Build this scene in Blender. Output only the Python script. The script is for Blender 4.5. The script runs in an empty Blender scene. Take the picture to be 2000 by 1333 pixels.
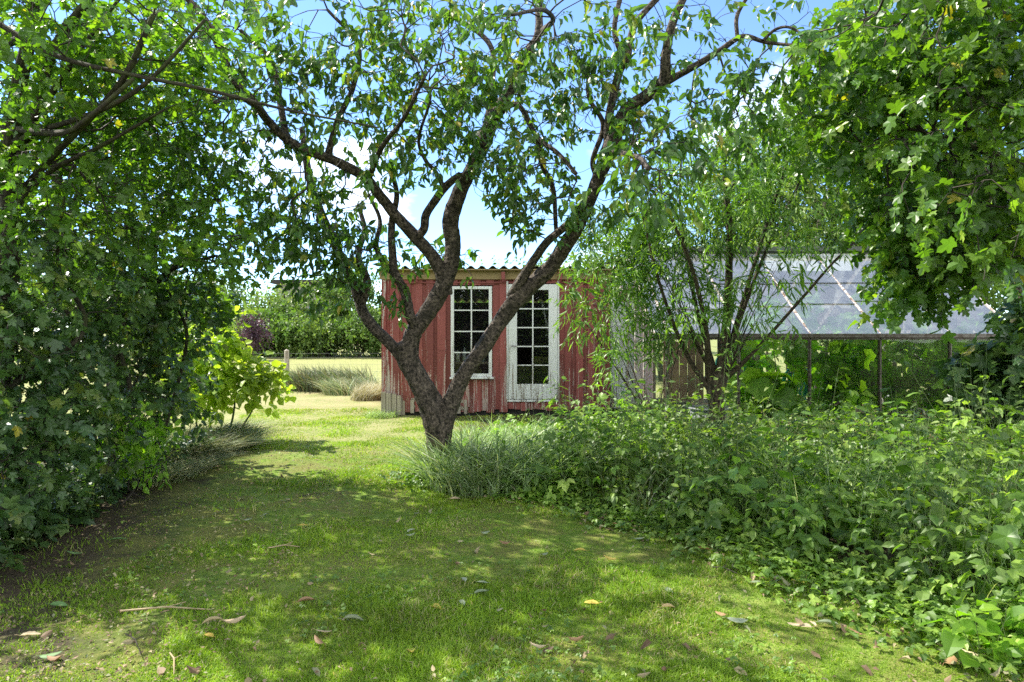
import bpy, math, random
import numpy as np
from mathutils import Vector, noise as mnoise

C = bpy.context.scene
R = math.radians
# ------------------------------------------------------------------ camera, sky, sun, exposure
H = 1.5; F = 1333.0; HY = 645.0        # eye height, focal length and horizon row of the 2000 px wide photograph
cam_d = bpy.data.cameras.new('camera'); cam = bpy.data.objects.new('camera', cam_d)
C.collection.objects.link(cam); C.camera = cam
cam.location = (0, 0, H); cam.rotation_euler = (R(90), 0, 0)
cam_d.sensor_width = 36; cam_d.lens = 24; cam_d.shift_y = -(666.5 - HY) / 2000
cam_d.clip_start = 0.05; cam_d.clip_end = 2000

SUN = Vector((-0.58, 0.28, 0.77)).normalized()
SUN_EL = math.asin(SUN.z); SUN_AZ = math.atan2(SUN.x, SUN.y)
w = bpy.data.worlds.new('World'); C.world = w; w.use_nodes = True
nt = w.node_tree; nt.nodes.clear()
def nn(nt, t, **k):
    n = nt.nodes.new(t)
    for a, b in k.items(): setattr(n, a, b)
    return n
out = nn(nt, 'ShaderNodeOutputWorld'); bg = nn(nt, 'ShaderNodeBackground'); bg.inputs[1].default_value = 0.135
sky = nn(nt, 'ShaderNodeTexSky', sky_type='NISHITA', sun_disc=False, sun_elevation=SUN_EL, sun_rotation=SUN_AZ)
sky.air_density = 1.0; sky.dust_density = 0.0; sky.ozone_density = 3.5; sky.altitude = 2500
tc = nn(nt, 'ShaderNodeTexCoord'); sep = nn(nt, 'ShaderNodeSeparateXYZ'); nt.links.new(tc.outputs['Generated'], sep.inputs[0])
zz = nn(nt, 'ShaderNodeMath', operation='ADD'); zz.inputs[1].default_value = 0.22; nt.links.new(sep.outputs[2], zz.inputs[0])
dx = nn(nt, 'ShaderNodeMath', operation='DIVIDE'); dy = nn(nt, 'ShaderNodeMath', operation='DIVIDE')
nt.links.new(sep.outputs[0], dx.inputs[0]); nt.links.new(zz.outputs[0], dx.inputs[1])
nt.links.new(sep.outputs[1], dy.inputs[0]); nt.links.new(zz.outputs[0], dy.inputs[1])
cmb = nn(nt, 'ShaderNodeCombineXYZ'); nt.links.new(dx.outputs[0], cmb.inputs[0]); nt.links.new(dy.outputs[0], cmb.inputs[1])
cn = nn(nt, 'ShaderNodeTexNoise'); cn.inputs['Scale'].default_value = 1.5; cn.inputs['Detail'].default_value = 7; cn.inputs['Roughness'].default_value = 0.55
cmap = nn(nt, 'ShaderNodeMapping'); cmap.inputs['Location'].default_value = (3.3, 1.2, 0.4)
nt.links.new(cmb.outputs[0], cmap.inputs[0]); nt.links.new(cmap.outputs[0], cn.inputs['Vector'])
cr = nn(nt, 'ShaderNodeValToRGB'); cr.color_ramp.elements[0].position = 0.50; cr.color_ramp.elements[1].position = 0.68
yb = nn(nt, 'ShaderNodeMapRange'); yb.inputs[1].default_value = -.35; yb.inputs[2].default_value = .45; yb.inputs[3].default_value = .20; yb.inputs[4].default_value = -.06   # extra unseen clouds added behind the viewer to brighten the shade
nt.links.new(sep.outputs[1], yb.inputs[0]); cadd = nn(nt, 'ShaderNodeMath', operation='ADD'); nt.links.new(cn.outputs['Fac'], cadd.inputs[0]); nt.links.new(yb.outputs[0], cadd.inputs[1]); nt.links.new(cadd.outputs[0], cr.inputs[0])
cmul = nn(nt, 'ShaderNodeMath', operation='MULTIPLY'); cmul.inputs[1].default_value = 0.75; nt.links.new(cr.outputs[0], cmul.inputs[0])
cm = nn(nt, 'ShaderNodeMix', data_type='RGBA'); nt.links.new(cmul.outputs[0], cm.inputs[0])
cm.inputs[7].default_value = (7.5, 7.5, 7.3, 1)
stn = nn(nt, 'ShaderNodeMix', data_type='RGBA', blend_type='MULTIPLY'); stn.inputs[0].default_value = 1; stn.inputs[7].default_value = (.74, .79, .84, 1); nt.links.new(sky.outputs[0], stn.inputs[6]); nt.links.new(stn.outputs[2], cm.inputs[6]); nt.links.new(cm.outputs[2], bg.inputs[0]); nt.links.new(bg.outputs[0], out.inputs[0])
sun_d = bpy.data.lights.new('sun', 'SUN'); sun_d.energy = 3.7; sun_d.angle = R(0.5); sun_d.color = (1, 0.95, 0.86)
sun = bpy.data.objects.new('sun', sun_d); C.collection.objects.link(sun); sun.location = (0, 0, 30)
sun.rotation_euler = (-SUN).to_track_quat('-Z', 'Y').to_euler()
C.view_settings.view_transform = 'Standard'; C.view_settings.look = 'None'; C.view_settings.exposure = 1.82; C.view_settings.gamma = 1
C.render.engine = 'CYCLES'
cy = C.cycles; cy.max_bounces = 10; cy.diffuse_bounces = 4; cy.glossy_bounces = 3; cy.transmission_bounces = 6; cy.transparent_max_bounces = 16
cy.caustics_reflective = False; cy.caustics_refractive = False; cy.sample_clamp_indirect = 6; cy.use_denoising = False

# ------------------------------------------------------------------ helpers
def P(px, py, Y): return np.array([(px - 1000) / F * Y, Y, H - (py - HY) / F * Y])
def X(px, Y): return (px - 1000) / F * Y
def Z(py, Y): return H - (py - HY) / F * Y
def nrm(v): return v / np.maximum(np.linalg.norm(v, axis=-1, keepdims=True), 1e-9)
def rng_(s): return np.random.default_rng(s)

def tag(o, label=None, cat=None, group=None, kind=None):
    if label: o['label'] = label
    if cat: o['category'] = cat
    if group: o['group'] = group
    if kind: o['kind'] = kind
    return o
def empty(name, loc=(0, 0, 0), rz=0):
    o = bpy.data.objects.new(name, None); C.collection.objects.link(o); o.location = loc; o.rotation_euler = (0, 0, rz); o.empty_display_size = .2
    return o
class MB:
    """collects vertices, faces, and a per-vertex random value and 2D coordinate"""
    def __init__(s): s.v = []; s.f = []; s.r = []; s.n = 0; s.u = []
    def add(s, v, f, r=0.5, u=None):
        v = np.asarray(v, float).reshape(-1, 3); f = np.asarray(f, int)
        s.v.append(v); s.f.append(f + s.n); s.n += len(v)
        s.r.append(np.broadcast_to(np.asarray(r, float), (len(v),)))
        s.u.append(np.zeros((len(v), 2)) if u is None else u)
    def box(s, x0, x1, y0, y1, z0, z1, r=0.5):
        v = [(x, y, z) for z in (z0, z1) for y in (y0, y1) for x in (x0, x1)]
        s.add(v, [(0, 2, 3, 1), (4, 5, 7, 6), (0, 1, 5, 4), (2, 6, 7, 3), (0, 4, 6, 2), (1, 3, 7, 5)], r)
    def bar(s, a, b, wd, th, r=0.5, up=(0, 0, 1)):
        a = np.array(a, float); b = np.array(b, float); d = nrm(b - a); u = np.cross(d, up)
        if np.linalg.norm(u) < 1e-4: u = np.cross(d, (0, 1, 0))
        u = nrm(u); t = np.cross(u, d)
        v = [p + u * i * wd / 2 + t * j * th / 2 for p in (a, b) for i, j in ((-1, -1), (1, -1), (1, 1), (-1, 1))]
        s.add(v, [(3, 2, 1, 0), (4, 5, 6, 7), (0, 1, 5, 4), (1, 2, 6, 5), (2, 3, 7, 6), (3, 0, 4, 7)], r)
    def tube(s, pts, rad, n=6, r=0.5, cap=True, bump=None):
        pts = np.asarray(pts, float); rad = np.broadcast_to(np.asarray(rad, float), (len(pts),)); m = len(pts)
        t = np.gradient(pts, axis=0); t = nrm(t)
        u = np.cross(t[0], (0.3, 0.2, 1.0)); u = nrm(u); U = np.zeros((m, 3))
        for i in range(m):
            u = u - t[i] * (u @ t[i]); u = u / max(np.linalg.norm(u), 1e-9); U[i] = u
        V = np.cross(t, U); a = np.arange(n) * 2 * math.pi / n
        rr = rad[:, None] * np.ones(n)
        L = np.concatenate([[0], np.cumsum(np.linalg.norm(np.diff(pts, axis=0), axis=1))])
        if bump is not None: rr = rr * bump(L, a, rad, pts)
        v = pts[:, None] + rr[..., None] * (np.cos(a)[None, :, None] * U[:, None] + np.sin(a)[None, :, None] * V[:, None])
        i = np.arange(m - 1)[:, None] * n; j = np.arange(n)[None]; j2 = (j + 1) % n
        f = np.stack([i + j, i + j2, i + n + j2, i + n + j], -1).reshape(-1, 4)
        uv = np.stack(np.broadcast_arrays(a[None] * 1.0, L[:, None]), -1).reshape(-1, 2)
        s.add(v.reshape(-1, 3), f, r, uv)
        if cap:
            s.v.append(pts[-1:] + t[-1:] * rad[-1] * .6); s.r.append(np.full(1, r if np.isscalar(r) else .5)); s.u.append(np.array([[0, L[-1]]]))
            b = s.n - n; s.f.append(np.array([(b + k, b + (k + 1) % n, s.n) for k in range(n)])); s.n += 1
    def lathe(s, prof, n=20, c=(0, 0, 0), r=.5):
        prof = np.array(prof, float); a = np.arange(n) * 2 * math.pi / n
        v = np.stack([prof[:, 0:1] * np.cos(a) + c[0], prof[:, 0:1] * np.sin(a) + c[1], np.repeat(prof[:, 1:2], n, 1) + c[2]], -1).reshape(-1, 3)
        i = np.arange(len(prof) - 1)[:, None] * n; j = np.arange(n)[None]; j2 = (j + 1) % n
        s.add(v, np.stack([i + j, i + j2, i + n + j2, i + n + j], -1).reshape(-1, 4), r)
    def build(s, name, mat, parent=None, smooth=False, bevel=0):
        me = bpy.data.meshes.new(name)
        v = np.concatenate(s.v) if s.v else np.zeros((0, 3))
        me.vertices.add(len(v)); me.vertices.foreach_set('co', v.astype(np.float32).ravel())
        tot = np.concatenate([np.full(len(f), f.shape[1]) for f in s.f]); idx = np.concatenate([f.ravel() for f in s.f])
        me.loops.add(len(idx)); me.loops.foreach_set('vertex_index', idx.astype(np.int32))
        me.polygons.add(len(tot)); st = np.concatenate([[0], np.cumsum(tot)[:-1]])
        me.polygons.foreach_set('loop_start', st.astype(np.int32))
        at = me.attributes.new('rnd', 'FLOAT', 'POINT'); at.data.foreach_set('value', np.concatenate(s.r).astype(np.float32))
        au = me.attributes.new('tuv', 'FLOAT2', 'POINT'); au.data.foreach_set('vector', np.concatenate(s.u).astype(np.float32).ravel())
        me.update(calc_edges=True); me.validate()
        me.polygons.foreach_set('use_smooth', np.full(len(me.polygons), smooth))
        me.materials.append(mat)
        o = bpy.data.objects.new(name, me); C.collection.objects.link(o)
        if parent is not None:
            o.parent = parent; l = parent.matrix_local if False else None
            if parent.type == 'EMPTY' and getattr(s, 'world', True): o.location = -Vector(parent.location)
        if bevel:
            b = o.modifiers.new('bevel', 'BEVEL'); b.width = bevel; b.segments = 2; b.limit_method = 'ANGLE'
        return o

# ------------------------------------------------------------------ materials
def mat(name):
    m = bpy.data.materials.new(name); m.use_nodes = True; t = m.node_tree; t.nodes.clear()
    o = nn(t, 'ShaderNodeOutputMaterial'); return m, t, o
def ramp(t, src, stops):
    r = nn(t, 'ShaderNodeValToRGB'); e = r.color_ramp.elements
    while len(e) < len(stops): e.new(0.5)
    for k, (p, c) in enumerate(stops): e[k].position = p; e[k].color = (*c, 1) if len(c) == 3 else c
    t.links.new(src, r.inputs[0]); return r
def noise(t, scale, detail=4, rough=.5, vec=None, dist=0):
    n = nn(t, 'ShaderNodeTexNoise'); n.inputs['Scale'].default_value = scale; n.inputs['Detail'].default_value = detail
    n.inputs['Roughness'].default_value = rough; n.inputs['Distortion'].default_value = dist
    if vec is None:
        c = nn(t, 'ShaderNodeTexCoord'); vec = c.outputs['Object']
    t.links.new(vec, n.inputs['Vector']); return n
def mixc(t, fac, a, b, typ='MIX'):
    m = nn(t, 'ShaderNodeMix', data_type='RGBA', blend_type=typ)
    for i, x in ((0, fac), (6, a), (7, b)):
        if hasattr(x, 'links'): t.links.new(x, m.inputs[i])
        elif i == 0: m.inputs[0].default_value = x
        else: m.inputs[i].default_value = (*x, 1)
    return m.outputs[2]
def attr(t, n='rnd'): return nn(t, 'ShaderNodeAttribute', attribute_name=n)
def leaf_mat(name, stops, tr=0.42, tcol=(1.5, 1.7, 0.6), rough=.42, under=1.25, spec=.45):
    m, t, o = mat(name); a = attr(t); c = ramp(t, a.outputs['Fac'], stops)
    nz = noise(t, 1.3, 2); h = nn(t, 'ShaderNodeHueSaturation'); mr = nn(t, 'ShaderNodeMapRange'); mr.inputs[1].default_value = .3; mr.inputs[2].default_value = .7; mr.inputs[3].default_value = .68; mr.inputs[4].default_value = 1.3
    t.links.new(nz.outputs['Fac'], mr.inputs[0]); t.links.new(mr.outputs[0], h.inputs['Value']); t.links.new(c.outputs[0], h.inputs['Color'])
    g = nn(t, 'ShaderNodeNewGeometry')
    pale = mixc(t, 1.0, h.outputs[0], (under, under * 1.02, under * 1.15), 'MULTIPLY'); col = mixc(t, g.outputs['Backfacing'], h.outputs[0], pale)
    p = nn(t, 'ShaderNodeBsdfPrincipled'); p.inputs['Roughness'].default_value = rough; p.inputs['Specular IOR Level'].default_value = spec
    t.links.new(col, p.inputs['Base Color'])
    tb = nn(t, 'ShaderNodeBsdfTranslucent'); t.links.new(mixc(t, 1.0, h.outputs[0], tcol, 'MULTIPLY'), tb.inputs[0])
    mx = nn(t, 'ShaderNodeMixShader'); mx.inputs[0].default_value = tr; t.links.new(p.outputs[0], mx.inputs[1]); t.links.new(tb.outputs[0], mx.inputs[2])
    t.links.new(mx.outputs[0], o.inputs[0]); return m
def simple(name, col, rough=.6, metal=0, var=.25, scale=8, bump=.0, spec=.4, col2=None, lo=.35, hi=.65):
    m, t, o = mat(name); p = nn(t, 'ShaderNodeBsdfPrincipled'); p.inputs['Roughness'].default_value = rough; p.inputs['Metallic'].default_value = metal
    p.inputs['Specular IOR Level'].default_value = spec
    nz = noise(t, scale, 6, .6); c2 = col2 or tuple(x * (1 - var) for x in col)
    r = ramp(t, nz.outputs['Fac'], [(lo, c2), (hi, col)]); t.links.new(r.outputs[0], p.inputs['Base Color'])
    if bump:
        b = nn(t, 'ShaderNodeBump'); b.inputs['Strength'].default_value = bump; b.inputs['Distance'].default_value = .01; t.links.new(nz.outputs['Fac'], b.inputs['Height']); t.links.new(b.outputs[0], p.inputs['Normal'])
    t.links.new(p.outputs[0], o.inputs[0]); return m
def bark(name, dark, light, ring=9, around=.5, moss=None, sc=3.0, bumpd=.012):
    m, t, o = mat(name); p = nn(t, 'ShaderNodeBsdfPrincipled'); p.inputs['Roughness'].default_value = .85; p.inputs['Specular IOR Level'].default_value = .25
    a = attr(t, 'tuv'); mp = nn(t, 'ShaderNodeMapping'); mp.inputs['Scale'].default_value = (around, ring, 1); t.links.new(a.outputs['Vector'], mp.inputs[0])
    n1 = noise(t, sc, 4, .55, mp.outputs[0], .6); n2 = noise(t, 6, 5, .6); n3 = noise(t, 38, 3, .6)
    mp2 = nn(t, 'ShaderNodeMapping'); mp2.inputs['Scale'].default_value = (1, 1, .35); tc2 = nn(t, 'ShaderNodeTexCoord'); t.links.new(tc2.outputs['Object'], mp2.inputs[0])
    n4 = noise(t, 26, 6, .7, mp2.outputs[0], .8); thick = attr(t); mxn = nn(t, 'ShaderNodeMix', data_type='FLOAT'); t.links.new(thick.outputs['Fac'], mxn.inputs[0]); t.links.new(n1.outputs['Fac'], mxn.inputs[2]); t.links.new(n4.outputs['Fac'], mxn.inputs[3])
    s = nn(t, 'ShaderNodeMath', operation='MULTIPLY_ADD'); s.inputs[1].default_value = 1.5; t.links.new(mxn.outputs[0], s.inputs[0]); t.links.new(n3.outputs['Fac'], s.inputs[2])
    s2 = nn(t, 'ShaderNodeMath', operation='MULTIPLY'); s2.inputs[1].default_value = .5; t.links.new(s.outputs[0], s2.inputs[0])
    r = ramp(t, s2.outputs[0], [(.52, dark), (.63, tuple((x * .6 + y * .4) for x, y in zip(dark, light))), (.76, light)])
    col = r.outputs[0]
    if moss:
        mr = ramp(t, n2.outputs['Fac'], [(.5, (0, 0, 0)), (.66, (1, 1, 1))]); col = mixc(t, mr.outputs[0], col, moss)
    t.links.new(col, p.inputs['Base Color'])
    b = nn(t, 'ShaderNodeBump'); b.inputs['Strength'].default_value = .9; b.inputs['Distance'].default_value = bumpd; t.links.new(s2.outputs[0], b.inputs['Height']); t.links.new(b.outputs[0], p.inputs['Normal'])
    t.links.new(p.outputs[0], o.inputs[0]); return m

M = {}
YEL = (.30, .26, .03)
M['cherry_leaf'] = leaf_mat('cherry_leaf', [(0, (.042, .095, .020)), (.55, (.068, .14, .026)), (.93, (.12, .215, .034)), (.997, YEL)], .40, (1.7, 1.9, .5), .36)
M['maple_leaf'] = leaf_mat('maple_leaf', [(0, (.058, .125, .02)), (.6, (.095, .185, .026)), (.95, (.16, .265, .032)), (1, YEL)], .45, (1.7, 1.9, .4), .42)
M['dark_leaf'] = leaf_mat('dark_leaf', [(0, (.04, .085, .026)), (.6, (.07, .13, .036)), (.95, (.12, .19, .045)), (1, YEL)], .36, (1.5, 1.7, .5), .40)
M['sycamore_leaf'] = leaf_mat('sycamore_leaf', [(0, (.045, .10, .018)), (.5, (.075, .15, .024)), (.95, (.15, .245, .03)), (1, YEL)], .46, (1.7, 1.9, .4), .36)
M['lime_leaf'] = leaf_mat('lime_leaf', [(0, (.24, .36, .03)), (.6, (.34, .46, .045)), (1, (.42, .52, .07))], .5, (1.3, 1.3, .5), .5)
M['willow_leaf'] = leaf_mat('willow_leaf', [(0, (.075, .15, .026)), (.6, (.125, .225, .036)), (1, (.20, .31, .05))], .42, (1.6, 1.8, .45), .38)
M['far_leaf'] = leaf_mat('far_leaf', [(0, (.06, .12, .022)), (.6, (.10, .175, .03)), (1, (.16, .24, .04))], .35, (1.4, 1.6, .5), .55)
M['pale_leaf'] = leaf_mat('pale_leaf', [(0, (.08, .145, .03)), (.6, (.13, .20, .045)), (1, (.20, .26, .06))], .38, (1.4, 1.5, .5), .5)
M['purple_leaf'] = leaf_mat('purple_leaf', [(0, (.035, .018, .028)), (.6, (.06, .03, .045)), (1, (.10, .06, .07))], .3, (1.4, 1, 1), .5)
M['weed_leaf'] = leaf_mat('weed_leaf', [(0, (.06, .12, .02)), (.5, (.125, .22, .034)), (.9, (.25, .36, .06)), (1, (.34, .44, .10))], .40, (1.5, 1.7, .45), .45)
M['vine_leaf'] = leaf_mat('vine_leaf', [(0, (.12, .25, .02)), (.6, (.20, .36, .028)), (1, (.30, .46, .05))], .55, (1.6, 1.8, .4), .5)
M['tall_grass'] = leaf_mat('tall_grass', [(0, (.13, .21, .06)), (.6, (.24, .33, .13)), (.9, (.34, .42, .20)), (1, (.48, .47, .28))], .35, (1.4, 1.5, .6), .45)
M['dry_grass'] = leaf_mat('dry_grass', [(0, (.12, .18, .06)), (.6, (.20, .24, .10)), (1, (.42, .36, .20))], .3, (1.2, 1.2, .8), .6)
M['straw'] = leaf_mat('straw', [(0, (.20, .22, .09)), (.5, (.34, .31, .17)), (1, (.48, .44, .28))], .3, (1.2, 1.1, .8), .6)
M['reed'] = leaf_mat('reed', [(0, (.06, .11, .035)), (.5, (.12, .15, .06)), (.8, (.14, .12, .07)), (1, (.2, .17, .09))], .3, (1.3, 1.3, .7), .6)
M['lawn_blade'] = leaf_mat('lawn_blade', [(0, (.12, .205, .016)), (.45, (.205, .325, .022)), (.8, (.30, .40, .04)), (.93, (.34, .32, .12)), (1, (.50, .43, .22))], .40, (1.4, 1.5, .5), .5, 1.0, .3)
M['cherry_bark'] = bark('cherry_bark', (.013, .011, .008), (.17, .135, .10), 9, .5, (.030, .026, .017), 3.4, .03)
M['grey_bark'] = bark('grey_bark', (.020, .018, .011), (.085, .075, .045), 3, 1.5, (.06, .075, .02), 3)
M['willow_bark'] = bark('willow_bark', (.02, .017, .010), (.13, .10, .06), 2, 3, None, 3)
M['twig'] = simple('twig', (.055, .043, .03), .8, var=.6, scale=6)
M['stem'] = simple('stem', (.10, .15, .04), .6, var=.4, scale=9)

# shed paint: old red, worn through to grey wood in long vertical streaks
def paint(name, col, colb, wood, wear, zs=1.2, xs=26, rough=.65):
    m, t, o = mat(name); p = nn(t, 'ShaderNodeBsdfPrincipled'); p.inputs['Roughness'].default_value = rough; p.inputs['Specular IOR Level'].default_value = .3
    tcn = nn(t, 'ShaderNodeTexCoord'); mp = nn(t, 'ShaderNodeMapping'); mp.inputs['Scale'].default_value = (xs, xs, zs); t.links.new(tcn.outputs['Object'], mp.inputs[0])
    n1 = noise(t, 1.0, 7, .68, mp.outputs[0], .3); n2 = noise(t, 2.0, 4, .6); n3 = noise(t, 60, 4, .6); a = attr(t)
    base = mixc(t, n2.outputs['Fac'], colb, col)
    tint = nn(t, 'ShaderNodeHueSaturation'); mr = nn(t, 'ShaderNodeMapRange'); mr.inputs[3].default_value = .72; mr.inputs[4].default_value = 1.25; t.links.new(a.outputs['Fac'], mr.inputs[0]); t.links.new(mr.outputs[0], tint.inputs['Value']); t.links.new(base, tint.inputs['Color'])
    sp = nn(t, 'ShaderNodeSeparateXYZ'); t.links.new(tcn.outputs['Object'], sp.inputs[0])
    zr = nn(t, 'ShaderNodeMapRange'); zr.inputs[1].default_value = 0.2; zr.inputs[2].default_value = 1.6; zr.inputs[3].default_value = .10; zr.inputs[4].default_value = -.02; t.links.new(sp.outputs[2], zr.inputs[0])
    def add(x, y, op='ADD'):
        q = nn(t, 'ShaderNodeMath', operation=op)
        for k, z in enumerate((x, y)):
            if hasattr(z, 'links'): t.links.new(z, q.inputs[k])
            else: q.inputs[k].default_value = z
        return q.outputs[0]
    s = add(add(n1.outputs['Fac'], zr.outputs[0]), add(add(n3.outputs['Fac'], -.5), .35, 'MULTIPLY'))
    wr = ramp(t, s, [(wear, (0, 0, 0)), (wear + .035, (1, 1, 1))])
    wd = mixc(t, n1.outputs['Fac'], tuple(x * .5 for x in wood), tuple(min(.7, x * 1.5) for x in wood))
    t.links.new(mixc(t, wr.outputs[0], tint.outputs[0], wd), p.inputs['Base Color'])
    b = nn(t, 'ShaderNodeBump'); b.inputs['Strength'].default_value = .5; b.inputs['Distance'].default_value = .006; t.links.new(s, b.inputs['Height']); t.links.new(b.outputs[0], p.inputs['Normal'])
    t.links.new(p.outputs[0], o.inputs[0]); return m
M['red'] = paint('red_paint', (.27, .078, .066), (.19, .055, .047), (.38, .30, .26), .635)
M['white'] = paint('white_paint', (.74, .76, .72), (.64, .66, .62), (.22, .19, .14), .605)
M['oldwood'] = paint('old_wood', (.22, .18, .13), (.15, .12, .09), (.33, .29, .23), .50)
M['fascia'] = paint('fascia_wood', (.30, .22, .10), (.24, .18, .08), (.35, .30, .20), .60, 26, 1.5)
M['roof'] = simple('roof_sheet', (.22, .23, .17), .8, var=.55, scale=5, bump=.3, col2=(.10, .12, .04))
M['tar'] = simple('tar_paper', (.03, .028, .026), .8)
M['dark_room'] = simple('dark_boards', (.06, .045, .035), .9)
M['steel'] = simple('weathered_steel', (.20, .18, .15), .5, .4, var=.5, scale=20, bump=.2, col2=(.08, .055, .035))
M['rust_white'] = simple('flaking_white_bar', (.55, .52, .47), .7, 0, scale=22, bump=.3, col2=(.16, .085, .045), lo=.40, hi=.56)
M['green_steel'] = simple('green_grey_steel', (.11, .125, .095), .6, .2, scale=12)
M['concrete'] = simple('concrete', (.26, .25, .22), .9, var=.4, scale=9, bump=.3)
M['teal'] = simple('teal_plastic', (.06, .52, .44), .4, var=.15)
M['greyplastic'] = simple('grey_plastic', (.15, .165, .16), .5, var=.25)
M['whiteplastic'] = simple('white_plastic', (.72, .73, .72), .45, var=.12)
M['terracotta'] = simple('terracotta', (.36, .15, .08), .8)
M['orange'] = leaf_mat('orange_petal', [(0, (.75, .16, .02)), (1, (.85, .40, .03))], .3, (1, 1, 1), .5)
M['yellow'] = leaf_mat('yellow_petal', [(0, (.75, .50, .03)), (1, (.8, .6, .05))], .3, (1, 1, 1), .5)
M['wire'] = simple('wire', (.25, .25, .24), .5, .7)
M['fabric'] = simple('cloth', (.45, .5, .58), .9, var=.2)
def glass(name, tint, trans, gloss, haze, hcol, rough=.03, bumpy=.0, ior=1.5):
    m, t, o = mat(name)
    tr = nn(t, 'ShaderNodeBsdfTransparent'); tr.inputs[0].default_value = (*tint, 1)
    gl = nn(t, 'ShaderNodeBsdfGlossy'); gl.inputs['Roughness'].default_value = rough
    df = nn(t, 'ShaderNodeBsdfDiffuse'); df.inputs[0].default_value = (*hcol, 1); tl = nn(t, 'ShaderNodeBsdfTranslucent'); tl.inputs[0].default_value = (*hcol, 1)
    fd = nn(t, 'ShaderNodeMixShader'); fd.inputs[0].default_value = .6; t.links.new(df.outputs[0], fd.inputs[1]); t.links.new(tl.outputs[0], fd.inputs[2])
    n1 = noise(t, 3.2, 6, .65); hz = nn(t, 'ShaderNodeMapRange'); hz.inputs[1].default_value = .3; hz.inputs[2].default_value = .75; hz.inputs[3].default_value = min(1, haze * .65); hz.inputs[4].default_value = min(1, haze * 1.4)
    t.links.new(n1.outputs['Fac'], hz.inputs[0])
    m1 = nn(t, 'ShaderNodeMixShader'); t.links.new(hz.outputs[0], m1.inputs[0]); t.links.new(tr.outputs[0], m1.inputs[1]); t.links.new(fd.outputs[0], m1.inputs[2])
    fr = nn(t, 'ShaderNodeFresnel'); fr.inputs[0].default_value = ior
    ad = nn(t, 'ShaderNodeMath', operation='ADD'); ad.inputs[1].default_value = gloss; t.links.new(fr.outputs[0], ad.inputs[0])
    if bumpy:
        b = nn(t, 'ShaderNodeBump'); b.inputs['Strength'].default_value = bumpy; b.inputs['Distance'].default_value = .02; n4 = noise(t, 1.6, 2); t.links.new(n4.outputs['Fac'], b.inputs['Height']); t.links.new(b.outputs[0], gl.inputs['Normal'])
    m2 = nn(t, 'ShaderNodeMixShader'); t.links.new(ad.outputs[0], m2.inputs[0]); t.links.new(m1.outputs[0], m2.inputs[1]); t.links.new(gl.outputs[0], m2.inputs[2])
    t.links.new(m2.outputs[0], o.inputs[0]); return m
M['roof_glass'] = glass('roof_glass', (.93, .97, .95), .5, .20, .34, (.94, .96, .96), .03, .08)
M['wall_glass'] = glass('wall_glass', (.95, .98, .95), .9, .0, .03, (.55, .62, .50), .02, .08)
M['gable_glass'] = glass('limewashed_glass', (.86, .93, .90), .4, .03, 1.3, (.78, .82, .80), .3, 0, 1.06)
M['window_glass'] = glass('window_glass', (.86, .90, .88), .9, .0, .03, (.40, .42, .40), .01, .06)

# ------------------------------------------------------------------ leaves
def stations(ts, ws, curve=.25, fold=.18):
    v = []; f = []; idx = []
    for t, wd in zip(ts, ws):
        if wd == 0: v.append((t, 0, -curve * t * t)); idx.append((len(v) - 1,))
        else:
            for sgn in (1, 0, -1): v.append((t, sgn * wd, -curve * t * t + fold * wd * abs(sgn)))
            k = len(v); idx.append((k - 3, k - 2, k - 1))
    for a, b in zip(idx, idx[1:]):
        if len(a) == 1: f += [(a[0], b[1], b[0]), (a[0], b[2], b[1])]
        elif len(b) == 1: f += [(a[0], a[1], b[0]), (a[1], a[2], b[0])]
        else: f += [(a[0], a[1], b[0]), (a[1], b[1], b[0]), (a[1], a[2], b[1]), (a[2], b[2], b[1])]
    return np.array(v, float), np.array(f)
TPL = {}
TPL['ovate'] = stations([0, .3, .65, 1], [0, .24, .22, 0], .35, .35)
TPL['round'] = stations([0, .25, .65, 1], [0, .34, .34, 0], .25, .3)
TPL['lance'] = stations([0, .35, .7, 1], [0, .085, .07, 0], .45, .3)
TPL['small'] = stations([0, .5, 1], [0, .27, 0], .2, .4)
def fanleaf(half, cx, curve, fold):
    v = [(cx, 0, -curve * cx * cx)] + [(0, 0, 0)] + [(x, y, -curve * x * x + fold * abs(y) - .5 * y * y) for x, y in half[:-1]] + [(half[-1][0], 0, -curve * half[-1][0] ** 2)] + [(x, -y, -curve * x * x + fold * abs(y) - .5 * y * y) for x, y in half[:-1][::-1]]
    n = len(v); f = [(0, k, k + 1 if k + 1 < n else 1) for k in range(1, n)]
    return np.array(v, float), np.array(f)[:, ::-1]
TPL['maple'] = fanleaf([(-.05, .17), (.02, .44), (.22, .34), (.42, .56), (.58, .46), (.54, .2), (.80, .22), (1, 0)], .3, .22, .25)
TPL['lobed'] = fanleaf([(-.05, .2), (.12, .40), (.35, .34), (.62, .42), (.7, .2), (1, 0)], .35, .3, .2)
TPL['vine'] = fanleaf([(-.12, .25), (.05, .52), (.35, .5), (.62, .52), (.75, .25), (1, 0)], .35, .25, .25)
def _tri():
    v, f = TPL['round']; V = [v * .62 + (.38, 0, 0)]; Fc = [f]
    for s in (1, -1):
        a = s * 1.25; q = v * .55; qq = q.copy(); qq[:, 0] = q[:, 0] * math.cos(a) - q[:, 1] * math.sin(a) + .33; qq[:, 1] = q[:, 0] * math.sin(a) + q[:, 1] * math.cos(a)
        V.append(qq); Fc.append(f + len(v) * len(Fc))
    return np.concatenate(V), np.concatenate(Fc)
TPL['trifoil'] = _tri()

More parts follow.
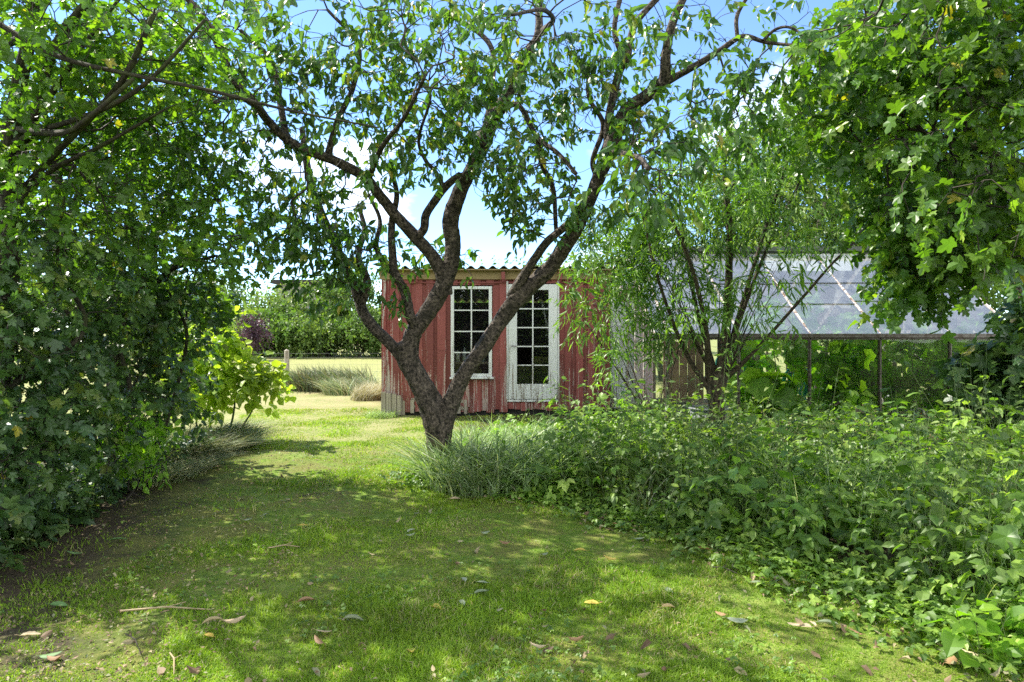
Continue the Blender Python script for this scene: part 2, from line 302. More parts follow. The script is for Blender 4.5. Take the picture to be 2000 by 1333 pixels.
def leaves(mb, tpl, pos, d, nrmv, size, rnd, rng, curl=(.3, 1.8)):
    tv, tf = TPL[tpl]; N = len(pos)
    if N == 0: return
    x = nrm(d); z = nrm(nrmv - x * np.sum(nrmv * x, 1, keepdims=True)); y = np.cross(z, x)
    cz = rng.uniform(*curl, N); sz = np.broadcast_to(size, (N,))
    wy = rng.uniform(.8, 1.15, N); tw = rng.normal(0, .25, N)
    L = np.repeat(tv[None], N, 0)
    L[..., 2] *= cz[:, None]; L[..., 1] *= wy[:, None]
    L[..., 2] += tw[:, None] * L[..., 0] * L[..., 1] * 1.6
    L *= sz[:, None, None]
    v = pos[:, None] + L[..., 0:1] * x[:, None] + L[..., 1:2] * y[:, None] + L[..., 2:3] * z[:, None]
    f = tf[None] + (np.arange(N) * len(tv))[:, None, None]
    mb.add(v.reshape(-1, 3), f.reshape(-1, 3), np.repeat(rnd, len(tv)))

def sprigs(mb, tips, dirs, rng, K, Ls, size, tpl, droop=.3, spread=.9, sv=.3, up=.8, wood=None, wr=.0018, rnds=None, curl=(.3, 1.8), grav=.15):
    N = len(tips)
    if N == 0: return
    dirs = nrm(dirs); L = Ls * rng.uniform(.6, 1.3, N)
    a = nrm(np.cross(dirs, rng.normal(size=(N, 3)))); b = np.cross(dirs, a)
    t = (np.arange(K)[None] + rng.uniform(.2, 1.0, (N, K))) / K
    ang = np.arange(K)[None] * 2.4 + rng.uniform(-.5, .5, (N, K)) + rng.uniform(0, 6.28, (N, 1))
    sag = np.array([0, 0, -1.0]) * grav
    pos = tips[:, None] + (dirs[:, None] * t[..., None] + sag * (t ** 2)[..., None]) * L[:, None, None]
    u = np.cos(ang)[..., None] * a[:, None] + np.sin(ang)[..., None] * b[:, None]
    d = dirs[:, None] * rng.uniform(.2, .8, (N, K, 1)) + u * spread + np.array([0, 0, -droop]) + rng.normal(0, .18, (N, K, 3))
    n = np.array([0, 0, up]) + u * .25 + rng.normal(0, .55, (N, K, 3))
    pos = pos + nrm(d) * .12 * size
    s = size * rng.uniform(1 - sv, 1 + sv, (N, K)); rr = np.clip((rnds[:, None] if rnds is not None else rng.beta(2, 2, (N, 1))) + rng.normal(0, .17, (N, K)), 0, .96)
    rr = np.where(rng.random((N, K)) < .006, 1.0, rr)
    leaves(mb, tpl, pos.reshape(-1, 3), d.reshape(-1, 3), n.reshape(-1, 3), s.ravel(), rr.ravel(), rng, curl)
    if wood is not None:    # thin three-sided shoot
        m = 4; tt = np.linspace(-.12, .92, m)
        c = tips[:, None] + (dirs[:, None] * tt[None, :, None] + sag * (np.maximum(tt, 0) ** 2)[None, :, None]) * L[:, None, None]
        an = np.arange(3) * 2.094; rad = wr * np.linspace(1, .5, m)
        v = c[:, :, None] + rad[None, :, None, None] * (np.cos(an)[None, None, :, None] * a[:, None, None] + np.sin(an)[None, None, :, None] * b[:, None, None])
        i = np.arange(m - 1)[:, None] * 3; j = np.arange(3)[None]; f = np.stack([i + j, i + (j + 1) % 3, i + 3 + (j + 1) % 3, i + 3 + j], -1).reshape(-1, 4)
        ff = f[None] + (np.arange(N) * m * 3)[:, None, None]
        wood.add(v.reshape(-1, 3), ff.reshape(-1, 4), .5)

# ------------------------------------------------------------------ trees
def smooth_poly(pts, rad, step):
    pts = np.array(pts, float); rad = np.array(rad, float); n = len(pts)
    if n < 3:
        k = max(2, int(np.linalg.norm(pts[-1] - pts[0]) / step) + 1); t = np.linspace(0, 1, k)[:, None]
        return pts[0] * (1 - t) + pts[-1] * t, np.linspace(rad[0], rad[-1], k)
    ext = np.vstack([2 * pts[0] - pts[1], pts, 2 * pts[-1] - pts[-2]]); P_ = []; R_ = []
    for i in range(n - 1):
        p0, p1, p2, p3 = ext[i:i + 4]; k = max(1, int(round(np.linalg.norm(p2 - p1) / step)))
        for t in np.arange(k) / k:
            P_.append(.5 * (2 * p1 + (p2 - p0) * t + (2 * p0 - 5 * p1 + 4 * p2 - p3) * t * t + (3 * p1 - p0 - 3 * p2 + p3) * t ** 3)); R_.append(rad[i] * (1 - t) + rad[i + 1] * t)
    P_.append(pts[-1]); R_.append(rad[-1]); return np.array(P_), np.array(R_)

def blob_points(blobs, rng, shell=.0):
    out = []
    for (c, r, n) in blobs:
        u = nrm(rng.normal(size=(n, 3))); q = rng.random(n) ** (1 / (3 if shell == 0 else 3 + shell)); out.append(np.array(c) + u * q[:, None] * np.array(r))
    return np.concatenate(out)

def connect(limbs, tips, rng, step=.14, alpha=.35, wob=.02, rt=.0022, expo=.42, rmax=.6, lift=.12):
    """grow branches from the limbs to every tip; returns tubes [(pts, radii)] and tip directions"""
    pos = []; rad = []; tdir = []
    for p, r in limbs:
        t = nrm(np.gradient(p, axis=0)); s = max(1, int(len(p) * 0.25))
        pos.append(p[s:]); rad.append(r[s:]); tdir.append(t[s:])
    pos = np.concatenate(pos); rad = np.concatenate(rad); tdir = np.concatenate(tdir); nf = len(pos)
    cap = nf + len(tips) * 14 + 10
    Pn = np.zeros((cap, 3)); Pn[:nf] = pos; D = np.zeros((cap, 3)); D[:nf] = tdir; path = np.zeros(cap); path[:nf] = 0
    par = np.full(cap, -1); n = nf
    d0 = np.array([np.min(np.sum((pos - q) ** 2, 1)) for q in tips]); tipnode = np.zeros(len(tips), int)
    for k in np.argsort(d0):
        q = tips[k]; dist = np.sqrt(np.sum((Pn[:n] - q) ** 2, 1)); i = int(np.argmin(dist + alpha * path[:n])); L = dist[i]
        m = int(min(13, max(2, round(L / step)))); p0 = Pn[i]; c = p0 + D[i] * L * .35 + np.array([0, 0, lift * L])
        prev = i; t = (np.arange(m) + 1) / m
        pts = ((1 - t) ** 2)[:, None] * p0 + (2 * t * (1 - t))[:, None] * c + (t ** 2)[:, None] * q + rng.normal(0, wob, (m, 3)) * min(1, L * 2)
        for j in range(m):
            Pn[n] = pts[j]; v = pts[j] - Pn[prev]; D[n] = v / max(np.linalg.norm(v), 1e-6); path[n] = path[prev] + np.linalg.norm(v); par[n] = prev; prev = n; n += 1
        tipnode[k] = prev
    cnt = np.zeros(n)
    for k in tipnode: cnt[k] += 1
    for i in range(n - 1, nf - 1, -1):
        if par[i] >= nf: cnt[par[i]] += cnt[i]
    rr = rt * np.maximum(cnt, 1) ** expo
    seen = np.zeros(n, bool); tubes = []
    order = np.argsort(-path[tipnode])
    for k in tipnode[order]:
        ch = []; i = k
        while i >= nf and not seen[i]: ch.append(i); seen[i] = True; i = par[i]
        if not ch: continue
        base = rad[i] * rmax if i < nf else rr[i]
        ch = ch[::-1]; R_ = np.concatenate([[min(base, rr[ch[0]] * 1.25)], np.minimum(rr[ch], base)]); tubes.append((np.vstack([Pn[i], Pn[ch]]), R_))
    return tubes, D[tipnode]

def make_tree(name, label, cat, base, limbs, blobs, leaf, leafmat, barkmat, size, K, Ls, seed, group=None, droop=.3, spread=.9, shell=0, bare=0, step=.14, rt=.0022, sides=5, up=.8, thin='twig', bump=None, lsides=12, lstep=.12, shoots=True, curl=(.3, 1.8), alpha=.35, rmax=.6, grav=.15, keep=None, lift=.12, dirup=0.0, mult=1.0, sv=.35):
    rng = rng_(seed); root = empty(name, tuple(base)); tag(root, label, cat, group)
    LL = [smooth_poly([p[:3] for p in l], [p[3] for p in l], lstep) for l in limbs]
    blobs = [(c_, r_, int(n_ * mult)) for c_, r_, n_ in blobs]; tips = blob_points(blobs, rng, shell)
    if keep is not None: tips = tips[keep(tips)]
    tubes, dirs = connect(LL, tips, rng, step=step, rt=rt, alpha=alpha, rmax=rmax, lift=lift)
    mb = MB()
    for k, (p, r) in enumerate(LL): mb.tube(p, r, lsides, r=np.repeat(np.clip((r - .04) / .09, 0, 1), lsides), bump=bump)
    mb.build('trunk', M[barkmat], root, smooth=True)
    mt = MB()
    for p, r in tubes: mt.tube(p, r, sides if r[0] > .006 else 3, cap=False)
    if bare:
        kb = rng.random(len(tips)) < bare; lt, ld = tips[~kb], dirs[~kb]
    else: lt, ld = tips, dirs
    mc = MB(); d = nrm(ld + rng.normal(0, .35, ld.shape) + np.array([0, 0, dirup]))
    sprigs(mc, lt, d, rng, K, Ls, size, leaf, droop, spread, sv, up, wood=mt if shoots else None, curl=curl, grav=grav)
    mt.build('branches', M[thin], root, smooth=True)
    mc.build('crown', M[leafmat], root)
    return root
def L(*pts, Yr=None): return pts
def pl(*a):  # (px, py, Y, radius in px at that depth) -> (x, y, z, r)
    return [(*P(x, y, d), r / F * d) for x, y, d, r in a]

# ------------------------------------------------------------------ ground: one sheet to the horizon
def hgt(x, y):
    x = np.asarray(x, float); y = np.asarray(y, float)
    near = np.exp(-((x / 14) ** 2 + ((y - 7) / 14) ** 2))
    return near * (.018 * np.sin(x * 1.3 + y * .7) + .014 * np.sin(x * 2.9 - y * 2.1 + 1) + .008 * np.sin(x * 6.1 + y * 5.3)) - .01
gx = np.concatenate([-np.geomspace(500, 9, 16), np.arange(-8, 8.01, .16), np.geomspace(9, 500, 16)])
gy = np.concatenate([-np.geomspace(300, 3, 10), np.arange(-2, 16.01, .16), np.geomspace(17, 900, 22)])
XX, YY = np.meshgrid(gx, gy); ZZ = hgt(XX, YY)
mg = MB(); nx = len(gx); i = np.arange(len(gy) - 1)[:, None] * nx; j = np.arange(nx - 1)[None]
mg.add(np.stack([XX, YY, ZZ], -1).reshape(-1, 3), np.stack([i + j, i + j + 1, i + nx + j + 1, i + nx + j], -1).reshape(-1, 4))
def bed_edge_x(y):      # left edge of the wild bed on the right, as a function of distance
    return np.interp(y, [2.6, 3.2, 3.96, 4.6, 5.3, 5.8, 6.3, 6.7, 7.3, 8.2, 9.5, 11.9], [2.6, 2.25, 1.95, 1.52, 1.0, .55, -.2, -.85, -.85, -.35, .2, .6])
def hedge_edge_x(y):    # right edge of the shrubs on the left
    return np.interp(y, [2, 3, 4.4, 6.1, 7.8, 9.6, 12], [-2.9, -3.0, -3.0, -3.25, -3.35, -3.25, -4.2])
m, t, o = mat('ground'); p = nn(t, 'ShaderNodeBsdfPrincipled'); p.inputs['Roughness'].default_value = .95; p.inputs['Specular IOR Level'].default_value = .15
tcn = nn(t, 'ShaderNodeTexCoord'); sp = nn(t, 'ShaderNodeSeparateXYZ'); t.links.new(tcn.outputs['Object'], sp.inputs[0])
nA = noise(t, .9, 5, .6); nB = noise(t, 14, 6, .7); nC = noise(t, 95, 4, .7); nD = noise(t, 2.6, 5, .65, dist=.6)
green = ramp(t, nB.outputs['Fac'], [(.3, (.06, .11, .014)), (.5, (.13, .205, .026)), (.72, (.26, .29, .075))]).outputs[0]
moss = ramp(t, nC.outputs['Fac'], [(.35, (.08, .095, .018)), (.65, (.22, .225, .06))]).outputs[0]
nearc = mixc(t, ramp(t, nD.outputs['Fac'], [(.42, (0, 0, 0)), (.56, (1, 1, 1))]).outputs[0], green, moss)
# sunny lawn and meadow beyond the tree: shorter, drier turf
wv = nn(t, 'ShaderNodeTexWave', wave_type='BANDS', bands_direction='Y'); wv.inputs['Scale'].default_value = .28; wv.inputs['Distortion'].default_value = 3.5; wv.inputs['Detail'].default_value = 4; t.links.new(tcn.outputs['Object'], wv.inputs[0])
far = mixc(t, wv.outputs['Fac'], (.14, .19, .038), (.23, .245, .085)); far = mixc(t, ramp(t, nB.outputs['Fac'], [(.35, (0, 0, 0)), (.7, (1, 1, 1))]).outputs[0], far, (.30, .27, .13))
def smooth(src, a, b):
    r = nn(t, 'ShaderNodeMapRange', interpolation_type='SMOOTHSTEP'); r.inputs[1].default_value = a; r.inputs[2].default_value = b; t.links.new(src, r.inputs[0]); return r.outputs[0]
def mth(op, a, b=None):
    q = nn(t, 'ShaderNodeMath', operation=op)
    for k, z in enumerate((a, b)):
        if z is None: continue
        if hasattr(z, 'links'): t.links.new(z, q.inputs[k])
        else: q.inputs[k].default_value = z
    return q.outputs[0]
wob = mth('MULTIPLY', mth('SUBTRACT', nA.outputs['Fac'], .5), 3.0); yy = mth('ADD', sp.outputs[1], wob)
base = mixc(t, smooth(yy, 7.4, 10.0), nearc, far)
# straw-coloured worn patch left of the shed
ex = mth('DIVIDE', mth('ADD', sp.outputs[0], 4.3), 2.6); ey = mth('DIVIDE', mth('SUBTRACT', sp.outputs[1], 15.0), 2.5)
el = mth('ADD', mth('ADD', mth('MULTIPLY', ex, ex), mth('MULTIPLY', ey, ey)), mth('MULTIPLY', wob, .5))
base = mixc(t, mth('MULTIPLY', mth('MULTIPLY', smooth(el, 1.4, .2), smooth(nD.outputs['Fac'], .42, .62)), .5), base, (.32, .25, .14))
# bare earth along the left shrubs
soil = ramp(t, nC.outputs['Fac'], [(.3, (.025, .020, .012)), (.55, (.065, .052, .032)), (.75, (.13, .11, .065))]).outputs[0]
sx = mth('ADD', sp.outputs[0], mth('MULTIPLY', mth('SUBTRACT', nD.outputs['Fac'], .5), 2.4)); ysc = mth('MULTIPLY', mth('SUBTRACT', sp.outputs[1], 3.4), .33)
sm = mth('MULTIPLY', smooth(mth('ADD', sx, mth('MAXIMUM', ysc, -.2)), -1.6, -2.6), smooth(sp.outputs[1], 9.5, 7))
base = mixc(t, sm, base, soil)
base = mixc(t, mth('MULTIPLY', smooth(mth('ADD', sp.outputs[0], mth('MULTIPLY', sp.outputs[1], .50)), 4.1, 4.7), smooth(sp.outputs[1], 15.5, 14.5)), base, soil)
t.links.new(base, p.inputs['Base Color'])
b = nn(t, 'ShaderNodeBump'); b.inputs['Strength'].default_value = .7; b.inputs['Distance'].default_value = .02; t.links.new(mth('ADD', nC.outputs['Fac'], nB.outputs['Fac']), b.inputs['Height']); t.links.new(b.outputs[0], p.inputs['Normal'])
t.links.new(p.outputs[0], o.inputs[0]); M['ground'] = m
tag(mg.build('ground', M['ground'], smooth=True), kind='structure')

def vnoise(x, y, s, seed=0):
    """cheap smooth value noise, vectorised"""
    x = np.asarray(x) * s + seed * 17.3; y = np.asarray(y) * s + seed * 9.1; xi = np.floor(x).astype(int); yi = np.floor(y).astype(int); fx = x - xi; fy = y - yi; fx = fx * fx * (3 - 2 * fx); fy = fy * fy * (3 - 2 * fy)
    def h(a, b): n = (a * 374761393 + b * 668265263 + seed * 1442695) & 0x7fffffff; n = (n ^ (n >> 13)) * 1274126177 & 0x7fffffff; return ((n ^ (n >> 16)) & 0xffff) / 65535
    return (h(xi, yi) * (1 - fx) + h(xi + 1, yi) * fx) * (1 - fy) + (h(xi, yi + 1) * (1 - fx) + h(xi + 1, yi + 1) * fx) * fy

def blades(mb, x, y, z, hh, wd, lean, rng, rnd, az=None, segs=1):
    N = len(x); az = rng.uniform(0, 6.28, N) if az is None else az
    d = np.stack([np.cos(az), np.sin(az), 0 * az], -1); fa = rng.uniform(0, 6.28, N); s = np.stack([np.cos(fa), np.sin(fa), 0 * az], -1)
    b = np.stack([x, y, z], -1); rows = []
    for k in range(segs + 1):
        t = k / (segs + 1); c = b + d * (lean * hh * t ** 1.8)[:, None] + np.array([0, 0, 1.]) * (hh * (t - .45 * np.minimum(lean, 1.6) * t * t * .6))[:, None]; w_ = wd * (1 - t * .55)
        rows += [c - s * w_[:, None], c + s * w_[:, None]]
    tip = b + d * (lean * hh)[:, None] + np.array([0, 0, 1.]) * (hh * (1 - .45 * np.minimum(lean, 1.6) * .6))[:, None]
    V = np.stack(rows + [tip], 1); n = V.shape[1]; f = []
    for k in range(segs): f += [(2 * k, 2 * k + 1, 2 * k + 3), (2 * k, 2 * k + 3, 2 * k + 2)]
    f.append((2 * segs, 2 * segs + 1, n - 1)); f = np.array(f)
    mb.add(V.reshape(-1, 3), (f[None] + (np.arange(N) * n)[:, None, None]).reshape(-1, 3), np.repeat(rnd, n))

# mown lawn blades: thick close to the eye, thinner with distance
rng = rng_(5); mb = MB(); N = 620000
yv = 2.6 + (rng.random(N) ** 1.9) * 10.5; xv = rng.uniform(-1, 1, N) * (yv * .78 + .4)
soilm = np.clip((-1.3 - .10 * (yv - 3) - xv + (vnoise(xv, yv, 1.7, 3) - .5) * 2.2 + (vnoise(xv, yv, 6, 4) - .5) * .9) / .8, 0, 1)
den = (.45 + .75 * vnoise(xv, yv, 2.1, 1) + .6 * (vnoise(xv, yv, 7, 2) - .5)) * (1 - .93 * soilm * (yv < 8.5))
ok = (xv < bed_edge_x(yv) + .12) & (xv > hedge_edge_x(yv) - .6) & (rng.random(N) < den)
ok &= ~((xv > -2.35) & (yv > 11.9))
xv, yv = xv[ok], yv[ok]; N = len(xv); hn = vnoise(xv, yv, 2.1, 1)
hh = (.012 + .045 * hn * hn) * rng.uniform(.5, 1.35, N) * (1 + .4 * (vnoise(xv, yv, 5, 8) > .62)); r_ = np.clip(.05 + .55 * vnoise(xv, yv, 1.4, 6) + rng.normal(0, .16, N) + .22 * np.clip((yv - 7.5) / 3, 0, 1), 0, .9)
r_ = np.where(rng.random(N) < .05 + .16 * (vnoise(xv, yv, 3.1, 11) > .62), rng.uniform(.9, 1, N), r_)
blades(mb, xv, yv, hgt(xv, yv) - .003, hh, .0016 + .0004 * yv * rng.uniform(.6, 1.2, N), rng.uniform(.1, 1.5, N), rng, r_)
tag(mb.build('lawn_grass', M['lawn_blade']), 'short mown mossy grass of the shaded lawn', 'grass', kind='stuff')

# ------------------------------------------------------------------ the red shed
SX0, SX1, SY = X(748, 12), X(1189, 12), 12.0
shed = empty('garden_shed', ((SX0 + SX1) / 2, SY, 0)); tag(shed, 'weathered red board shed with corrugated roof and white glazed door', 'shed')
rng = rng_(11); mb = MB(); WZ = 2.46
wx0, wx1, wz0, wz1 = X(881, SY), X(961, SY), Z(736, SY), Z(560, SY); dx0, dx1, dz0, dz1 = X(993, SY), X(1088, SY), Z(779, SY), Z(556, SY)
def board(x0, x1, z0, z1, y, r, th=.022):
    if z1 - z0 > .02: mb.box(x0, x1, y - th, y, z0, z1, r)
x = SX0 + .19; k = 0; seam = Z(553, SY)
while x < SX1 - .02:
    wd = rng.uniform(.085, .125); x1 = min(x + wd, SX1); r = rng.uniform(0, 1); proud = k % 2 == 0; y = SY - (.024 if proud else 0); xx0, xx1 = (x - .012, x1 + .012) if proud else (x - .02, x1 + .02)
    lo = Z(800, SY) + rng.uniform(-.06, .06); top = WZ
    xm = (x + x1) / 2; holes = []
    if wx0 - .01 < xm < wx1 + .01: holes = [(wz0 - .05, wz1 + .02)]
    elif dx0 - .01 < xm < dx1 + .01: holes = [(-1, dz1 + .02)]
    segs = [(lo, top)]
    if holes:
        h0, h1 = holes[0]; segs = [s for s in ((lo, h0), (h1, top)) if s[1] - s[0] > .03]
    for a, b in segs:
        if a < seam < b - .05:
            board(xx0, xx1, seam + .004, b, y - .004, rng.uniform(.1, .9))
            mid = rng.uniform(.75, 1.15) if rng.random() < .45 and a < .5 else None
            if mid: board(xx0, xx1, a, mid - .004, y - .001, rng.uniform(0, 1)); board(xx0, xx1, mid, seam, y, r)
            else: board(xx0, xx1, a, seam, y, r)
        else: board(xx0, xx1, a, b, y, r)
    x = x1; k += 1
mb.box(SX0 + .19, SX1 - .003, SY - .055, SY - .03, seam - .012, seam + .012, .3)
for k in range(8): xk = dx0 + k * .11; mb.box(xk, xk + .105, SY - (.03 if k % 2 else .05), SY - .004, Z(803, SY) + rng.uniform(0, .06), dz0 - .06, rng.random())
mb.build('cladding', M['red'], shed)
mb = MB()
for x0, x1, z0, z1, y in ((SX0, SX0 + .06, .42, WZ, SY - .03), (SX0 + .065, SX0 + .12, .40, WZ, SY - .012), (SX0 + .125, SX0 + .185, .39, WZ, SY - .02)): mb.box(x0, x1, y - .025, y, z0, z1, rng.uniform(.3, 1))
mb.build('corner_boards', paint('worn_red_paint', (.25, .052, .044), (.18, .040, .034), (.40, .34, .30), .54), shed)
mb = MB()      # torn boards, stack of stubs at its foot
for x0, x1, z0, z1, y in ((SX0 - .01, SX0 + .07, 0, .42, SY - .09), (SX0 + .08, SX0 + .16, 0, .40, SY - .1), (SX0 + .17, SX0 + .25, 0, .39, SY - .085), (SX0 + .26, SX0 + .33, .02, .36, SY - .08)):
    mb.box(x0, x1, y - .025, y, z0, z1, rng.uniform(0, 1))
for k in range(9):
    x0 = X(770 + k * 17 + rng.uniform(-4, 4), SY); mb.box(x0, x0 + rng.uniform(.05, .10), SY - .05, SY - .03, rng.uniform(0, .05), rng.uniform(.12, .32), rng.random())
for z0 in (.16, .28): mb.bar((SX0 + .3, SY - .015, z0), (SX0 + 1.5, SY - .015, z0 - .03), .03, .06, .4)
mb.build('weathered_boards', M['oldwood'], shed)
mb = MB(); mb.box(SX0 + .02, dx0 - .01, SY + .005, SY + .02, 0, wz0 - .03); mb.box(SX0 + .02, wx0 - .01, SY + .005, SY + .02, wz0 - .03, WZ); mb.box(wx1 + .01, dx0 - .01, SY + .005, SY + .02, wz0 - .03, WZ); mb.box(dx1 + .01, SX1, SY + .005, SY + .02, 0, WZ); mb.box(wx0 - .01, wx1 + .01, SY + .005, SY + .02, wz1 + .02, WZ); mb.box(dx0 - .01, dx1 + .01, SY + .005, SY + .02, dz1 + .01, WZ); mb.box(dx0 - .01, dx1 + .01, SY + .005, SY + .02, 0, dz0 - .02)
mb.build('tar_paper', M['tar'], shed)
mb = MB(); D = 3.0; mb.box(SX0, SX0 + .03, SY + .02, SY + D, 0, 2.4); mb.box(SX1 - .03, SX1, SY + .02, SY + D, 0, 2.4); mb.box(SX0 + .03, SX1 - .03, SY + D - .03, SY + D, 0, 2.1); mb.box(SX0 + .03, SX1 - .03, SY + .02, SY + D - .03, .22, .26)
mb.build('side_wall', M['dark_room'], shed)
for xa in (SX0 - .03, SX1 + .002):
    mb = MB()
    for k in range(26): mb.box(xa + (.006 if k % 2 else 0), xa + (.028 if k % 2 else .022), SY + .02 + k * .115, SY + .02 + (k + 1) * .115 - .002, .05, 2.42, .5)
    mb.build('side_cladding', M['red'], shed)
r = empty('board_fence', (1.87, 12.06, 0)); tag(r, 'pale white board panel closing the gap between the shed and the greenhouse', 'board panel'); mb = MB()
for k in range(3): mb.box(SX1 + .035 + k * .095, SX1 + .125 + k * .095, 12.02 + .012 * (k % 2), 12.045 + .012 * (k % 2), .12, 2.05 - .03 * k, .4 + .1 * k)
mb.build('boards', M['white'], r)
for zr_ in (.5, 1.6): mb = MB(); mb.box(SX1 + .035, SX1 + .315, 12.06, 12.09, zr_, zr_ + .08); mb.build('rail', M['oldwood'], r)

# corrugated roof sheets, sloping down to the back
mb = MB(); xs = np.arange(SX0 - .12, SX1 + .12, .012); zc = .028 * np.sin(xs * 2 * math.pi / .19); ys = np.array([SY - .17, SY + D + .1]); zr = np.array([Z(524, SY), 2.13])
for th in (0, 1):
    pass
V = []
for (yv_, zv_) in zip(ys, zr):
    for dz in (0, -.007): V.append(np.stack([xs, 0 * xs + yv_, zc + zv_ + dz], -1))
V = np.concatenate(V); n = len(xs); i = np.arange(n - 1)
q = lambda a, b: np.stack([a * n + i, a * n + i + 1, b * n + i + 1, b * n + i], -1)
mb.add(V, np.concatenate([q(0, 2), q(1, 3)[:, ::-1], q(0, 1)[:, ::-1], q(2, 3)]), .5)
mb.build('roof', M['roof'], shed, smooth=False)
mb = MB(); mb.box(SX0 - .05, SX1 + .05, SY - .075, SY - .045, WZ - .075, WZ + .075, .4); mb.box(SX0 - .05, SX1 + .05, SY - .16, SY - .08, WZ + .078, WZ + .10, .7)
mb.build('fascia', M['fascia'], shed, bevel=.003)
for px in (815, 983, 1093, 1160):
    mb = MB(); xc = X(px, SY); mb.box(xc - .032, xc + .032, SY - .15, SY - .078, WZ - .085, WZ + .05, .6); mb.box(xc - .022, xc + .022, SY - .135, SY - .08, WZ - .12, WZ - .087, .4); mb.build('rafter_end', M['red'], shed, bevel=.004)
# window: 2 x 4 panes
def sash(name, x0, x1, z0, z1, yf, cols, rows, st, tp, bt, sash_parent, missing=None):
    fr = MB(); fr.box(x0, x0 + st, yf - .05, yf, z0, z1, .4); fr.box(x1 - st, x1, yf - .05, yf, z0, z1, .55); fr.box(x0 + st, x1 - st, yf - .047, yf, z1 - tp, z1, .5); fr.box(x0 + st, x1 - st, yf - .047, yf, z0, z0 + bt, .45)
    ix0, ix1, iz0, iz1 = x0 + st, x1 - st, z0 + bt, z1 - tp; cw = (ix1 - ix0) / cols; rh = (iz1 - iz0) / rows
    f = fr.build('frame', M['white'], sash_parent, bevel=.003)
    g = MB()
    for c in range(1, cols): g.box(ix0 + c * cw - .011, ix0 + c * cw + .011, yf - .038, yf - .012, iz0, iz1, .5)
    for r in range(1, rows): g.box(ix0, ix1, yf - .040, yf - .014, iz0 + r * rh - .010, iz0 + r * rh + .010, .5)
    g.build('glazing_bars', M['white'], sash_parent)
    for r in range(rows):
        for c in range(cols):
            if (r, c) == missing: continue
            a = rng.uniform(-.003, .003); b = rng.uniform(-.003, .003); gx0, gx1 = ix0 + c * cw + .004, ix0 + (c + 1) * cw - .004; gz0, gz1 = iz0 + r * rh + .004, iz0 + (r + 1) * rh - .004
            pm = MB(); y0 = yf - .022; pm.add([(gx0, y0 + a, gz0), (gx1, y0 - a, gz0), (gx1, y0 - a + b, gz1), (gx0, y0 + a + b, gz1)], [(0, 1, 2, 3)]); pm.build('pane', M['window_glass'], sash_parent)
win = MB(); win.box(wx0 - .02, wx1 + .035, SY - .11, SY + .004, wz0 - .035, wz0 - .003, .5); wsill = win.build('window', M['white'], shed, bevel=.004)
sash('window', wx0, wx1, wz0, wz1, SY - .012, 2, 4, .055, .05, .055, wsill)
dr = MB(); dr.box(dx0 - .02, dx1 + .02, SY - .06, SY + .03, dz0 - .05, dz0 - .012, .6); dr.box(dx0 - .035, dx0 - .004, SY - .07, SY, dz0 - .01, dz1 + .05, .2); dr.box(dx1 + .004, dx1 + .035, SY - .07, SY, dz0 - .01, dz1 + .05, .4)
door = dr.build('door', M['white'], shed, bevel=.003)
sash('door', dx0, dx1, dz0, dz1, SY - .015, 2, 5, .15, .10, .26, door, missing=(1, 0))
mb = MB(); mb.tube([(dx0 + .05, SY - .065, 1.22), (dx0 + .05, SY - .11, 1.22), (dx0 + .14, SY - .11, 1.22)], .009, 8); mb.build('handle', M['steel'], door, smooth=True)
# things standing inside the shed behind the panes
mb = MB(); mb.box(wx0 - .3, wx1 + .3, SY + .12, SY + .42, .90, .93, .5)
for xx in (wx0 - .25, wx1 + .25): mb.box(xx, xx + .04, SY + .14, SY + .18, .262, .899, .5)
tag(mb.build('shelf', M['oldwood']), 'bare plank shelf inside the shed under the left window', 'shelf')
for k, (dx_, hgt_, rad, mt, lb) in enumerate(((.10, .20, .04, 'whiteplastic', 'white plastic bottle on the shelf behind the shed window, leftmost'), (.22, .26, .035, 'fabric', 'blue bottle on the shelf behind the shed window, left of the middle bar'), (.35, .17, .05, 'whiteplastic', 'squat white tub on the shelf behind the shed window'), (.55, .24, .04, 'fabric', 'blue bottle on the shelf behind the shed window, right of the middle bar'))):
    mb = MB(); mb.lathe([(0, 0), (rad, 0), (rad, hgt_ * .68), (rad * .4, hgt_ * .82), (rad * .4, hgt_), (0, hgt_)], 14, (wx0 + dx_, SY + .22, .931)); tag(mb.build('bottle', M[mt], smooth=True), lb, 'bottle', 'bottles on the shed shelf')
mb = MB(); mb.bar((X(1058, 12.4), 12.45, 2.02), (X(1072, 12.4), 12.5, 1.45), .05, .02); mb.bar((X(1066, 12.4), 12.52, 1.40), (X(1092, 12.4), 12.52, 1.46), .04, .02); mb.bar((X(1071, 12.4), 12.5, 1.44), (X(1100, 12.4), 12.55, .3), .05, .02); mb.bar((X(1092, 12.4), 12.53, 1.44), (X(1098, 12.4), 12.6, .3), .05, .02)
tag(mb.build('folding_frame', M['whiteplastic']), 'white folding frame leaning behind the glass of the shed door', 'frame')

